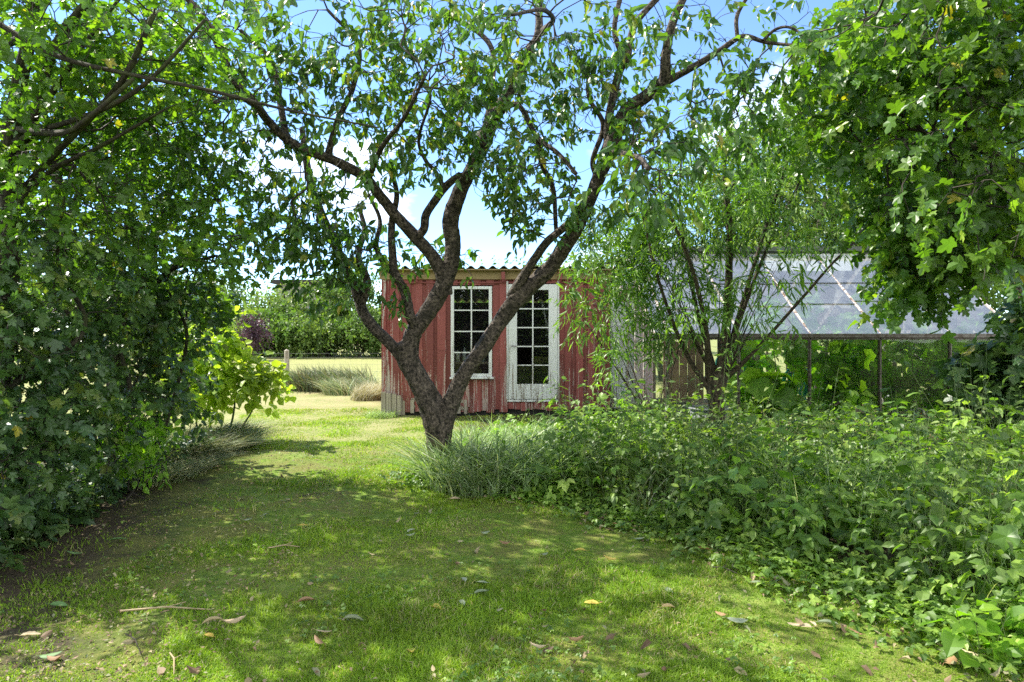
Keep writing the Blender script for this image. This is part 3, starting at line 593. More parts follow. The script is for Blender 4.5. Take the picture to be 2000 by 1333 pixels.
# ------------------------------------------------------------------ greenhouse
GX0, GX1, GY0, GYR, GY1, EZ, RZ = 2.03, 7.26, 9.75, 11.9, 14.05, Z(657, 9.75), Z(498, 11.9)
gh = empty('greenhouse', ((GX0 + GX1) / 2, (GY0 + GY1) / 2, 0)); tag(gh, 'old glass greenhouse with steel posts and whitish sloping roof panes', 'greenhouse')
px_ = [X(v, GY0) for v in (1305, 1443, 1581, 1718, 1855)] + [GX1 - .02]; px_[0] = 2.22
mb = MB(); mb.box(GX0, GX1, GY0 - .05, GY0 + .06, 0, .09); mb.box(GX0, GX1, GY1 - .06, GY1 + .05, 0, .09); mb.box(GX0 - .03, GX0 + .04, GY0 + .06, GY1 - .06, 0, .09); mb.box(GX1 - .04, GX1 + .03, GY0 + .06, GY1 - .06, 0, .09)
mb.build('base_wall', M['concrete'], gh, bevel=.006)
def Yz(y): return EZ + (RZ - EZ) * (y - GY0) / (GYR - GY0) if y <= GYR else EZ + (RZ - EZ) * (GY1 - y) / (GY1 - GYR)
allx = [GX0] + px_
for xx in allx:
    for yy_ in (GY0, GY1):
        mb = MB(); mb.box(xx - .02, xx + .02, yy_ - .014, yy_ + .022, .09, EZ - .02); mb.box(xx - .008, xx + .008, yy_ - .03, yy_ - .0145, .09, EZ - .02); mb.build('post', M['steel'], gh)
for xx in allx:
    for a, b in (((xx, GY0, EZ + .02), (xx, GYR, RZ + .01)), ((xx, GY1, EZ + .02), (xx, GYR, RZ + .01))):
        mb = MB(); mb.bar(a, b, .034, .05); mb.build('rafter', M['rust_white'], gh)
mb = MB(); mb.box(GX0 - .03, GX1 + .1, GY0 - .075, GY0 + .03, EZ - .018, EZ + .018); mb.box(GX0 - .03, GX1 + .1, GY0 - .08, GY0 - .068, EZ + .0182, EZ + .035); mb.box(GX0 - .03, GX1 + .1, GY0 - .03, GY0 + .03, EZ - .05, EZ - .0185)
mb.build('gutter', M['steel'], gh)
mb = MB(); mb.box(GX0 - .03, GX1 + .03, GY1 - .03, GY1 + .07, EZ - .03, EZ + .02); mb.build('rear_gutter', M['steel'], gh)
mb = MB(); mb.box(GX0 - .03, GX1 + .03, GYR - .04, GYR + .04, RZ + .02, RZ + .07); mb.build('ridge', M['green_steel'], gh)
mb = MB(); mb.box(GX0 + .5, GX1, GYR - .12, GYR - .06, RZ + .05, RZ + .13); mb.build('ridge_vent', M['green_steel'], gh)
rng = rng_(21); bays = [(a, b) for a, b in zip(allx, allx[1:]) if b - a > .05]
for a, b in bays:
    mb = MB(); cuts = sorted([0, rng.uniform(.25, .36), rng.uniform(.55, .68), 1])
    for k in range(3):
        t0, t1 = cuts[k] - (.005 if k else 0), cuts[k + 1]; y0, y1 = GY0 - (.03 if k == 0 else 0) + (GYR - GY0) * t0, GY0 + (GYR - GY0) * t1; z0, z1 = EZ + .03 + (RZ - EZ) * t0 + k * .006 + .006, EZ + .03 + (RZ - EZ) * t1 + k * .006
        mb.add([(a + .012, y0, z0), (b - .012, y0, z0), (b - .012, y1, z1), (a + .012, y1, z1)], [(0, 1, 2, 3)]); 
    mb.build('roof_pane', M['roof_glass'], gh)
    for k in range(1, 3):
        mb = MB(); t0 = cuts[k] - .005; y0 = GY0 + (GYR - GY0) * t0 - .005; mb.bar((a + .015, y0, EZ + .037 + (RZ - EZ) * t0 + k * .006), (b - .015, y0, EZ + .037 + (RZ - EZ) * t0 + k * .006), .004, .004)
        mb.build('pane_edge', M['concrete'], gh)
    mb = MB(); mb.add([(a + .012, GY1 + .03, EZ + .03), (b - .012, GY1 + .03, EZ + .03), (b - .012, GYR, RZ + .03), (a + .012, GYR, RZ + .03)], [(3, 2, 1, 0)]); mb.build('rear_roof_pane', M['roof_glass'], gh)
    zj = rng.uniform(.42, .5); mb = MB(); mb.add([(a + .01, GY0 + .004, .09), (b - .01, GY0 + .004, .09), (b - .01, GY0 + .004, zj), (a + .01, GY0 + .004, zj)], [(0, 1, 2, 3)]); mb.add([(a + .01, GY0 - .006, zj - .015), (b - .01, GY0 - .006, zj - .015), (b - .01, GY0 + .0, EZ - .03), (a + .01, GY0 + .0, EZ - .03)], [(0, 1, 2, 3)]); mb.build('wall_pane', M['wall_glass'], gh)
    mb = MB(); mb.add([(a + .01, GY1, .09), (b - .01, GY1, .09), (b - .01, GY1, EZ - .03), (a + .01, GY1, EZ - .03)], [(0, 1, 2, 3)]); mb.build('rear_wall_pane', M['wall_glass'], gh)
gys = np.linspace(GY0, GY1, 7)
for gxx, gm in ((GX0, 'gable_glass'), (GX1, 'wall_glass')):
    for y0, y1 in zip(gys, gys[1:]):
        mb = MB(); mb.add([(gxx, y0 + .02, .09), (gxx, y1 - .02, .09), (gxx, y1 - .02, Yz(y1 - .02)), (gxx, y0 + .02, Yz(y0 + .02))], [(0, 1, 2, 3)]); mb.build('gable_pane', M[gm], gh)
    for y0 in gys[1:-1]:
        mb = MB(); mb.box(gxx - .018, gxx + .018, y0 - .018, y0 + .018, .09, Yz(y0) - .01); mb.build('gable_bar', M['rust_white'], gh)
mb = MB(); mb.tube([P(v, 660 + 5 * math.sin(k * 1.3), 9.80) for k, v in enumerate(range(1440, 1725, 24))], .006, 5); tag(mb.build('cable', M['tar'], smooth=True), 'thin dark cable sagging along the greenhouse eave', 'cable')

# ------------------------------------------------------------------ inside the greenhouse
def plastic_chair(name, label, x, y, rz, matn, z=0.0):
    r = empty(name, (x, y, z), rz); tag(r, label, 'chair', 'plastic garden chairs in the greenhouse')
    def bl(mb, nm, **k): mb.world = False; return mb.build(nm, M[matn], r, **k)
    mb = MB(); mb.box(-.23, .23, -.22, .22, .40, .43); mb.box(-.23, .23, -.225, -.20, .37, .3995); bl(mb, 'seat', bevel=.01)
    mb = MB()
    for k in range(6): xx = -.2 + k * .08; mb.bar((xx, .21, .44), (xx * 1.05, .31, .84), .045, .012)
    mb.tube([(-.23, .20, .42), (-.235, .30, .80), (-.18, .33, .88), (0, .34, .90), (.18, .33, .88), (.235, .30, .80), (.23, .20, .42)], .016, 8); bl(mb, 'backrest', smooth=False)
    for sx in (-1, 1):
        mb = MB(); mb.bar((sx * .21, -.2, .40), (sx * .25, -.25, 0), .05, .04); bl(mb, 'leg')
        mb = MB(); mb.bar((sx * .21, .19, .40), (sx * .24, .27, 0), .05, .04); bl(mb, 'leg')
        mb = MB(); mb.tube([(sx * .24, -.23, .40), (sx * .27, -.24, .60), (sx * .27, -.1, .65), (sx * .265, .12, .65), (sx * .235, .25, .66)], .018, 8); bl(mb, 'armrest', smooth=True)
    return r
plastic_chair('garden_chair', 'teal plastic chair in the greenhouse, partly behind the small pollard trunk', 3.55, 11.1, 2.9, 'teal', .22)
plastic_chair('garden_chair', 'teal plastic chair in the greenhouse behind the large pumpkin leaves', 4.35, 10.9, 3.4, 'teal')
plastic_chair('garden_chair', 'white plastic chair among dark vines in the right half of the greenhouse', 6.45, 11.2, .6, 'whiteplastic')
r = empty('potting_bench', (6.1, 12.6, 0)); tag(r, 'white topped potting bench along the back glass of the greenhouse', 'bench')
mb = MB(); mb.box(5.2, 7.0, 12.3, 12.9, .92, .96); mb.build('bench_top', M['whiteplastic'], r, bevel=.005)
for xx in (5.25, 6.9):
    for yy_ in (12.33, 12.83): mb = MB(); mb.box(xx, xx + .05, yy_, yy_ + .05, 0, .919); mb.build('leg', M['oldwood'], r)
r = empty('plank_screen', (2.9, 10.9, 0)); tag(r, 'brown wooden plank panel leaning inside the left end of the greenhouse', 'plank screen'); rng = rng_(3)
mb = MB()
for k in range(5): mb.box(2.42 + k * .13, 2.54 + k * .13, 10.9 + rng.uniform(0, .008), 10.925, .35, 1.34 + rng.uniform(-.03, .03), rng.random())
mb.build('planks', simple('brown_planks', (.20, .12, .075), .8, var=.5, scale=7), r)
mb = MB(); mb.box(2.42, 3.06, 10.926, 10.95, .5, .58); mb.box(2.42, 3.06, 10.926, 10.95, 1.1, 1.18); mb.box(2.45, 2.5, 10.926, 10.97, 0, 1.2); mb.box(2.98, 3.03, 10.926, 10.97, 0, 1.2); mb.build('batten', M['oldwood'], r)
tub = empty('water_tub', (X(1386, 9.35), 9.35, 0)); tag(tub, 'grey plastic water tub with rolled rim beside the small pollard trunk', 'tub')
cx_ = X(1386, 9.35); mb = MB(); mb.lathe([(0, .02), (.22, .02), (.265, .42), (.25, .42), (.20, .05), (0, .05)], 28, (cx_, 9.35, 0)); mb.build('body', M['greyplastic'], tub, smooth=True)
a = np.linspace(0, 2 * math.pi, 33); mb = MB(); mb.tube(np.stack([cx_ + .27 * np.cos(a), 9.35 + .27 * np.sin(a), 0 * a + .43], -1), .018, 8, cap=False); mb.build('rim', M['greyplastic'], tub, smooth=True)
for k, (px, py, c, lb) in enumerate(((1812, 842, 'orange', 'potted orange flowers on the sill in the right part of the greenhouse'), (1838, 838, 'yellow', 'potted yellow flowers beside the orange ones in the greenhouse'))):
    bx = X(px, 10.0); r = empty('flower_pot', (bx, 10.05, 0)); tag(r, lb, 'flower pot', 'flower pots in the greenhouse'); rr = rng_(70 + k)
    mb = MB(); mb.lathe([(0, 0), (.06, 0), (.085, .12), (.09, .12), (.09, .14), (.078, .14), (.07, .10), (0, .10)], 16, (bx, 10.05, 0)); mb.build('pot', M['terracotta'], r, smooth=True)
    n = 70; c0 = np.array([bx, 10.05, .15]) + rr.normal(size=(n, 3)) * (.07, .06, .05); mb = MB(); leaves(mb, 'small', c0, rr.normal(size=(n, 3)), rr.normal(size=(n, 3)) + (0, 0, 1), .045, rr.random(n), rr); mb.build('flowers', M[c], r)
    mb = MB(); c0 = np.array([bx, 10.05, .12]) + rr.normal(size=(n, 3)) * (.07, .06, .03); leaves(mb, 'ovate', c0, rr.normal(size=(n, 3)), rr.normal(size=(n, 3)) + (0, 0, 1), .06, rr.random(n), rr); mb.build('leaves', M['weed_leaf'], r)

def vine(name, label, x, y, h, spread, n, size, seed, K=6, m='vine_leaf', tpl='vine'):
    rr = rng_(seed); st = [[(x, y, 0, .012), (x + .03, y, h * .5, .010), (x - .03, y + .02, h * .95, .006)]]
    make_tree(name, label, 'vine', (x, y, 0), st, [((x, y, h * .55), (spread, .35, h * .48), n)], tpl, m, 'stem', size, K, .3, seed, group='vines growing in the greenhouse', droop=.55, thin='stem', step=.1, rt=.0018, sides=4, lsides=6, up=.4)
vine('pumpkin_vine', 'pumpkin vine with very large bright leaves behind the second glass bay', X(1515, 10.1), 10.12, 1.4, .42, 20, .28, 31, 4)
vine('cucumber_vine', 'cucumber vine filling the greenhouse bay left of the middle posts', X(1650, 10.1), 10.1, 1.5, .42, 60, .15, 32)
vine('cucumber_vine', 'cucumber vine right of the middle greenhouse post', X(1780, 10.2), 10.2, 1.5, .45, 45, .15, 33)
vine('tomato_vine', 'leafy tomato vine behind the rightmost greenhouse bay', X(1900, 10.3), 10.3, 1.6, .5, 50, .13, 34)
vine('grape_vine', 'climbing vine under the greenhouse roof in the middle', 4.9, 11.9, 2.15, 1.0, 80, .14, 35)
vine('grape_vine', 'climbing vine under the right end of the greenhouse roof', 6.5, 11.7, 2.3, .8, 80, .14, 36)
vine('pepper_plant', 'low leafy plant at the foot of the pumpkin vine in the greenhouse', X(1480, 10.1), 10.1, .55, .5, 35, .13, 37)

# ------------------------------------------------------------------ cherry tree
def cherry_bump(Ls, a, rad, pts):
    big = np.clip(rad / .09, 0, 1)[:, None]; A, Lg = np.meshgrid(a, Ls); out = np.ones_like(A)
    nz = np.array([[mnoise.fractal((math.cos(q) * 1.6 + 5, math.sin(q) * 1.6, l * 5.0), .8, 2.1, 4) for q in a] for l in Ls])
    ring = np.array([[mnoise.noise((math.cos(q) * .9, math.sin(q) * .9 + 3, l * 38.0)) for q in a] for l in Ls])
    knot = np.array([[max(0, mnoise.noise((math.cos(q) * 1.2, math.sin(q) * 1.2 + 9, l * 2.2)) - .25) for q in a] for l in Ls])
    return out + big * (.17 * nz + .07 * ring + .30 * knot)
T = 7.0
cherry_limbs = [
    pl((866, 965, T, 34), (862, 935, T, 27), (858, 900, T, 23), (857, 860, T, 24), (855, 825, T, 27), (840, 785, T, 23), (816, 740, T, 20), (797, 700, T, 19), (792, 672, T - .02, 18)),
    pl((800, 705, T, 16), (805, 655, T, 17), (832, 615, T, 16.5), (858, 575, T - .02, 16), (877, 530, T - .05, 15), (885, 480, T - .1, 15), (882, 430, T - .15, 15), (902, 367, T - .2, 14), (926, 322, T - .25, 13), (944, 280, T - .3, 15), (965, 230, T - .35, 13), (1000, 168, T - .4, 11), (1031, 105, T - .45, 9), (1052, 60, T - .5, 8), (1049, -40, T - .5, 6)),
    pl((868, 575, T, 16), (864, 538, T - .05, 14), (845, 502, T - .1, 12.5), (807, 458, T - .2, 11.5), (772, 420, T - .3, 10.5), (744, 385, T - .35, 10), (712, 346, T - .4, 9.5), (655, 315, T - .5, 9), (600, 295, T - .6, 9), (567, 278, T - .65, 9), (525, 238, T - .8, 8), (490, 192, T - .9, 7.5), (455, 157, T - 1.0, 7), (434, 105, T - 1.1, 8), (402, 42, T - 1.2, 7), (350, -20, T - 1.3, 5)),
    pl((803, 722, T, 13), (777, 688, T, 11.5), (752, 662, T + .02, 11.5), (730, 640, T + .05, 11), (710, 612, T + .1, 10.5), (702, 590, T + .12, 9.5), (690, 550, T + .15, 10), (671, 518, T + .2, 9), (652, 470, T + .25, 9), (628, 420, T + .3, 8), (608, 360, T + .35, 8), (598, 312, T + .4, 7), (590, 250, T + .4, 5)),
    pl((704, 600, T + .12, 8), (714, 572, T + .1, 8), (716, 545, T + .05, 7.5), (700, 500, T + .2, 6), (712, 450, T + .4, 5), (700, 400, T + .5, 4)),
    pl((815, 645, T - .02, 11), (800, 615, T - .1, 10), (796, 590, T - .1, 9), (786, 562, T - .12, 8.5), (772, 535, T - .15, 8), (768, 515, T - .15, 8), (765, 440, T - .2, 7), (775, 380, T - .3, 5), (760, 320, T - .4, 4)),
    pl((772, 535, T - .15, 8), (750, 515, T, 6), (735, 480, T, 5), (742, 430, T + .1, 4), (720, 380, T + .2, 3.5)),
    pl((812, 465, T - .2, 9), (828, 448, T - .25, 8), (832, 420, T - .3, 8), (850, 392, T - .35, 8), (866, 370, T - .35, 8), (885, 352, T - .4, 7), (899, 340, T - .4, 5)),
    pl((866, 366, T - .35, 5), (850, 335, T - .4, 4), (832, 315, T - .45, 4), (818, 273, T - .5, 3), (840, 200, T - .7, 2.5)),
    pl((860, 865, T, 20), (872, 812, T, 19), (892, 760, T - .03, 16), (918, 715, T - .06, 14.5), (948, 675, T - .1, 14.5), (978, 628, T - .12, 15), (1005, 590, T - .15, 16), (1040, 556, T - .2, 16), (1075, 522, T - .25, 15), (1103, 482, T - .3, 15), (1130, 437, T - .4, 14), (1157, 378, T - .5, 12), (1182, 315, T - .6, 15), (1200, 266, T - .7, 14), (1224, 217, T - .8, 13), (1262, 189, T - .9, 12), (1296, 158, T - 1.0, 11), (1301, 105, T - 1.1, 9), (1315, 42, T - 1.15, 8), (1343, -20, T - 1.2, 7)),
    pl((1285, 170, T - 1.0, 9), (1320, 150, T - 1.0, 7), (1363, 126, T - 1.1, 6.5), (1405, 100, T - 1.1, 6), (1450, 72, T - 1.2, 5), (1500, 84, T - 1.3, 3.5), (1570, 90, T - 1.5, 2.5)),
    pl((1440, 76, T - 1.2, 4), (1440, 30, T - 1.2, 4), (1470, -20, T - 1.3, 3)),
    pl((1490, 80, T - 1.3, 3), (1515, 58, T - 1.3, 3), (1545, 55, T - 1.4, 2.5), (1590, 85, T - 1.6, 2)),
    pl((1000, 580, T - .15, 12), (1030, 528, T - .3, 9), (1050, 498, T - .35, 8), (1072, 470, T - .4, 8), (1115, 433, T - .5, 7), (1135, 404, T - .55, 6), (1160, 380, T - .5, 5)),
    pl((1187, 300, T - .6, 9), (1188, 245, T - .7, 8), (1196, 196, T - .75, 8), (1210, 140, T - .8, 8), (1224, 115, T - .85, 8), (1240, 50, T - .9, 6), (1290, -10, T - 1.0, 6)),
    pl((1220, 118, T - .85, 6), (1200, 60, T - .9, 5), (1215, -20, T - .9, 5)),
    pl((1165, 345, T - .55, 6), (1158, 312, T - .6, 5), (1178, 245, T - .65, 5), (1150, 190, T - .7, 4), (1150, 130, T - .8, 3.5)),
    pl((938, 292, T - .3, 7), (955, 215, T - .2, 6), (962, 165, T, 5), (955, 85, T + .1, 5), (870, 20, T + .2, 4)),
    pl((965, 232, T - .35, 6), (1010, 205, T - .5, 5), (1049, 268, T - .6, 5), (1090, 300, T - .8, 4), (1125, 340, T - 1.0, 4)),
    pl((1049, 268, T - .6, 5), (1058, 320, T - .5, 5), (1080, 370, T - .4, 5), (1086, 450, T - .3, 4)),
    pl((525, 238, T - .8, 7), (500, 205, T - 1.2, 6), (455, 190, T - 1.5, 5), (420, 200, T - 1.9, 4)),
    pl((560, 272, T - .65, 7), (545, 190, T - .5, 6), (530, 120, T - .5, 5), (470, 60, T - .5, 4)),
    pl((640, 305, T - .5, 7), (660, 235, T - .6, 6), (690, 170, T - .7, 5), (700, 90, T - .8, 4), (640, 20, T - .9, 3)),
    pl((720, 350, T - .4, 6), (745, 290, T - .9, 5), (790, 230, T - 1.4, 4), (830, 150, T - 1.8, 3)),
    pl((1190, 290, T - .6, 7), (1215, 300, T - 1.3, 6), (1250, 310, T - 2.1, 5), (1265, 330, T - 2.8, 4)),
    pl((1060, 60, T - .5, 6), (1080, 40, T - 1.3, 5), (1060, 20, T - 2.2, 4), (1000, 30, T - 2.9, 3)),
]
def B(px, py, Y, rx, ry, rz, n): return (P(px, py, Y), (rx, ry, rz), n)
cherry_blobs = [B(480, 110, 6.2, .8, .8, .55, 110), B(600, 180, 6.4, .6, .8, .5, 60), B(540, 350, 6.6, .55, .7, .5, 65), B(660, 420, 6.9, .45, .6, .45, 60), B(600, 500, 6.8, .5, .5, .28, 36), B(560, 450, 6.4, .4, .5, .3, 30),
    B(760, 280, 6.4, .7, .8, .5, 70), B(860, 90, 5.8, .9, .8, .45, 75), B(880, 240, 6.2, .6, .8, .5, 65), B(760, 100, 6.2, .7, .8, .5, 45), B(1000, 330, 6.4, .5, .8, .35, 50), B(950, 180, 6.2, .5, .8, .4, 45),
    B(1090, 180, 6.2, .6, .9, .5, 75), B(1200, 100, 6.0, .6, .8, .45, 45), B(1080, 420, 6.4, .5, .5, .25, 40), B(1030, 340, 6.6, .4, .5, .3, 35), B(1260, 360, 4.9, .40, .7, .22, 36), B(1300, 300, 5.6, .5, .6, .4, 44), B(1410, 190, 5.8, .5, .5, .5, 44), B(1240, 270, 5.9, .45, .5, .4, 36), B(1490, 230, 6.2, .4, .5, .45, 26), B(1480, 60, 5.8, .5, .5, .3, 16), B(1360, 60, 5.8, .5, .5, .3, 14),
    B(840, 500, 7.2, .7, .4, .12, 16), B(720, 470, 6.8, .35, .5, .25, 26), B(640, 560, 6.6, .45, .4, .15, 22), B(700, 20, 5.6, .9, .9, .3, 50), B(1050, 20, 5.4, 1.0, .9, .3, 50), B(400, 250, 5.8, .5, .7, .5, 45), B(775, 570, 6.85, .10, .1, .22, 7), B(920, 545, 6.7, .04, .05, .06, 2), B(690, 500, 6.7, .12, .2, .12, 8)]
cherry_root = make_tree('cherry_tree', 'gnarled old cherry tree with forked leaning trunk in front of the red shed', 'tree', (P(865, 960, T)[0], T, 0), cherry_limbs, cherry_blobs, 'ovate', 'cherry_leaf', 'cherry_bark', .082, 8, .18, 101, droop=.7, spread=.85, bare=.50, mult=1.75, step=.13, rt=.0021, sides=5, bump=cherry_bump, lsides=30, lstep=.022, curl=(.3, 2.6), alpha=.3, grav=.3)

# ------------------------------------------------------------------ trees and shrubs on the left
def stem(x, y, h, lean=(0, 0), r=.05, seed=0, k=5, wob=.12):
    rr = rng_(seed); pts = []
    for i in range(k + 1):
        t = i / k; pts.append((x + lean[0] * t + (rr.normal(0, wob) * min(1, t * 3) if i else 0), y + lean[1] * t + (rr.normal(0, wob) if i else 0), h * t, r * (1 - t * .75)))
    return pts
# tall maple, several stems, its crown arching over the lawn
make_tree('maple_tree', 'tall multi-stemmed maple overhanging the lawn from the far left', 'tree', (-4.3, 5.4, 0),
    [pl((-40, 1060, 5.2, 26), (0, 720, 5.2, 22), (20, 480, 5.2, 18), (20, 300, 5.1, 17), (35, 180, 5, 14), (60, 60, 4.9, 12), (75, -80, 4.8, 8)),
     pl((15, 400, 5.2, 12), (60, 250, 5, 9), (110, 90, 4.8, 8), (190, -20, 4.6, 7)),
     pl((20, 300, 5.1, 8), (60, 262, 4.9, 6), (130, 240, 4.7, 5), (220, 205, 4.5, 5), (300, 150, 4.4, 4), (400, 40, 4.3, 3)),
     pl((30, 280, 5, 7), (110, 170, 4.8, 6), (170, 80, 4.7, 4), (240, -10, 4.6, 3)),
     pl((60, 70, 4.9, 8), (0, 90, 4.5, 8), (-60, 110, 4.2, 7)),
     pl((10, 420, 5.2, 8), (90, 320, 5, 7), (230, 170, 4.6, 6), (300, 30, 4.4, 5)),
     pl((5, 250, 5.1, 7), (120, 260, 4.6, 6), (180, 225, 4.3, 5), (260, 155, 4.2, 4)),
     pl((-60, 10, 4.4, 6), (100, 105, 4.3, 5), (250, 145, 4.2, 4), (400, 175, 4.3, 3.5), (560, 215, 4.4, 2.5), (740, 250, 4.6, 1.5)),
     pl((-40, 500, 5.2, 7), (80, 350, 5.0, 5), (190, 290, 4.8, 4), (260, 250, 4.7, 3), (330, 210, 4.6, 2)),
     [( -4.2, 5.2, 2.8, .05), (-4.2, 4.2, 4.5, .045), (-3.8, 3.2, 5.6, .03), (-2.8, 2.2, 6.3, .02)],
     [( -4.2, 5.2, 3.2, .05), (-3.6, 5.2, 5.0, .04), (-2.6, 4.6, 6.2, .03), (-1.6, 4.2, 6.8, .02)]],
    [B(90, 200, 5.0, .9, .9, .9, 150), B(200, 330, 5.4, .8, .9, .7, 130), B(60, 420, 5.2, .7, .8, .6, 90), B(300, 60, 4.6, .7, .8, .5, 80), B(120, 40, 4.6, .7, .8, .5, 90), B(260, 180, 5.4, .9, .8, .6, 110), ((-3.8, 4.4, 5.2), (1.7, 1.4, .9), 90), ((-2.9, 2.6, 5.6), (1.6, 1.4, .8), 55), ((-2.6, 5.2, 6.4), (1.4, 1.4, .7), 35)],
    'maple', 'maple_leaf', 'grey_bark', .060, 7, .24, 201, mult=1.2, droop=.35, step=.16, rt=.0024, lsides=12, lstep=.1, up=.9)
make_tree('maple_tree', 'slimmer maple with lichen-spotted stems behind the dark left shrub', 'tree', (-4.6, 7.2, 0),
    [pl((95, 900, 6.8, 16), (110, 640, 6.8, 15), (105, 520, 6.8, 13), (118, 430, 6.8, 11), (108, 260, 6.7, 9), (150, 120, 6.6, 7), (180, 0, 6.5, 5)),
     pl((118, 540, 6.8, 9), (140, 420, 6.7, 8), (200, 280, 6.5, 7), (215, 200, 6.4, 5), (250, 140, 6.2, 5)),
     pl((200, 900, 7.4, 14), (240, 650, 7.4, 11), (290, 560, 7.3, 10), (300, 470, 7.2, 9), (320, 410, 7.1, 6), (350, 330, 7, 5)),
     pl((245, 640, 7.4, 8), (280, 590, 7.3, 7), (330, 530, 7.1, 5), (420, 500, 6.9, 3)),
     pl((300, 480, 7.2, 6), (310, 440, 7, 6), (360, 400, 6.9, 4), (430, 390, 6.8, 3))],
    [B(230, 420, 7.0, 1.0, .8, .8, 170), B(120, 330, 6.8, .8, .8, .9, 110), B(330, 300, 6.8, .7, .7, .6, 95), B(350, 460, 6.8, .75, .7, .55, 110), B(440, 400, 6.4, .5, .6, .4, 55), B(300, 600, 7.0, .7, .6, .5, 70), B(450, 495, 6.0, .42, .6, .20, 40), B(200, 180, 6.6, .9, .8, .5, 90), B(-50, 400, 7.2, 1.0, .8, 1.6, 110), ((-4.0, 7.5, 5.6), (1.5, 1.4, .9), 160)],
    'maple', 'maple_leaf', 'grey_bark', .058, 7, .22, 202, mult=1.2, droop=.35, step=.15, rt=.0023, lsides=10, lstep=.1)
# dark shrub close on the left, foliage to the ground
make_tree('maple_shrub', 'dense dark field maple shrub in shade at the left edge, leaves down to the soil', 'shrub', (-3.9, 4.9, 0),
    [stem(-3.95, 4.6, 2.2, (.3, -.1), .035, 1), stem(-3.8, 5.2, 2.5, (.4, 0), .035, 2), stem(-4.2, 5.0, 2.6, (-.2, .1), .04, 3), stem(-3.7, 4.3, 1.6, (.5, -.2), .025, 4), stem(-3.9, 5.7, 2.2, (.3, .1), .03, 5)],
    [((-3.75, 4.7, 1.0), (.70, .9, .85), 340), ((-3.5, 4.2, .55), (.55, .55, .5), 110), ((-3.7, 5.3, 1.8), (.75, .8, .6), 170), ((-3.6, 5.6, .8), (.45, .6, .6), 110), ((-4.3, 4.6, 1.8), (.7, 1.0, .8), 90)],
    'maple', 'dark_leaf', 'grey_bark', .064, 8, .20, 203, mult=1.1, sv=.5, droop=.5, step=.12, rt=.002, lsides=8, lstep=.1)
make_tree('hazel_shrub', 'green shrub with rounded leaves between the dark shrub and the yellow-green bush', 'shrub', (-3.75, 6.7, 0),
    [stem(-3.8, 6.3, 2.4, (.35, .1), .03, 11), stem(-3.7, 7.0, 2.5, (.3, .2), .03, 12), stem(-4.0, 6.7, 2.7, (-.1, .1), .03, 13), stem(-3.9, 7.4, 2.3, (.4, .1), .025, 14)],
    [((-3.65, 6.5, 1.25), (.5, .6, .85), 200), ((-3.55, 7.2, 1.7), (.6, .6, .5), 120), ((-3.75, 6.9, .7), (.4, .6, .55), 60), ((-4.2, 6.6, 1.9), (.7, .8, .7), 80), ((-3.7, 7.6, .9), (.35, .4, .6), 70)],
    'lobed', 'dark_leaf', 'grey_bark', .07, 7, .2, 204, droop=.45, step=.12, rt=.002, lsides=8, lstep=.1)
make_tree('maple_sapling', 'fresh green low sapling at the right foot of the dark left shrub', 'sapling', (-3.3, 5.9, 0),
    [stem(-3.35, 5.85, .75, (.1, 0), .01, 21), stem(-3.25, 6.05, .6, (.12, .05), .008, 22)], [((-3.25, 5.95, .5), (.28, .3, .32), 60)], 'ovate', 'vine_leaf', 'twig', .07, 7, .15, 205, droop=.3, step=.08, rt=.0014, sides=3, lsides=5)
# yellow-green bush in the sun
make_tree('lime_bush', 'bright yellow-green bush glowing in the sun left of the grass path', 'bush', (-3.95, 9.3, 0),
    [stem(-4.05, 9.2, 1.55, (-.1, 0), .02, 31, wob=.04), stem(-3.9, 9.3, 1.45, (.3, 0), .018, 32, wob=.04), stem(-3.8, 9.4, 1.1, (.6, -.1), .015, 33, wob=.04), stem(-4.2, 9.3, 1.2, (-.4, 0), .015, 34, wob=.04)],
    [((-4.05, 9.2, 1.2), (.5, .4, .32), 70), ((-3.8, 9.2, 1.52), (.2, .25, .22), 16), ((-3.45, 9.1, .85), (.42, .4, .28), 60), ((-4.35, 9.2, .85), (.4, .4, .4), 50), ((-3.95, 9.1, .7), (.4, .3, .25), 34)],
    'round', 'lime_leaf', 'stem', .125, 6, .24, 206, droop=.2, step=.1, rt=.002, lsides=6, up=1.3, thin='stem')
# one more maple further out to the left
make_tree('maple_tree', 'big spreading maple at the outer left edge behind the shrubs', 'tree', (-8.2, 6.4, 0), [stem(-8.2, 6.4, 4.8, (.2, 0), .07, 41), stem(-7.9, 6.4, 3.8, (.6, 0), .05, 46)], [((-8.0, 6.4, 3.6), (1.3, 1.2, 1.3), 230)], 'maple', 'maple_leaf', 'grey_bark', .10, 8, .35, 211, step=.2, rt=.003, lsides=8, shoots=False)

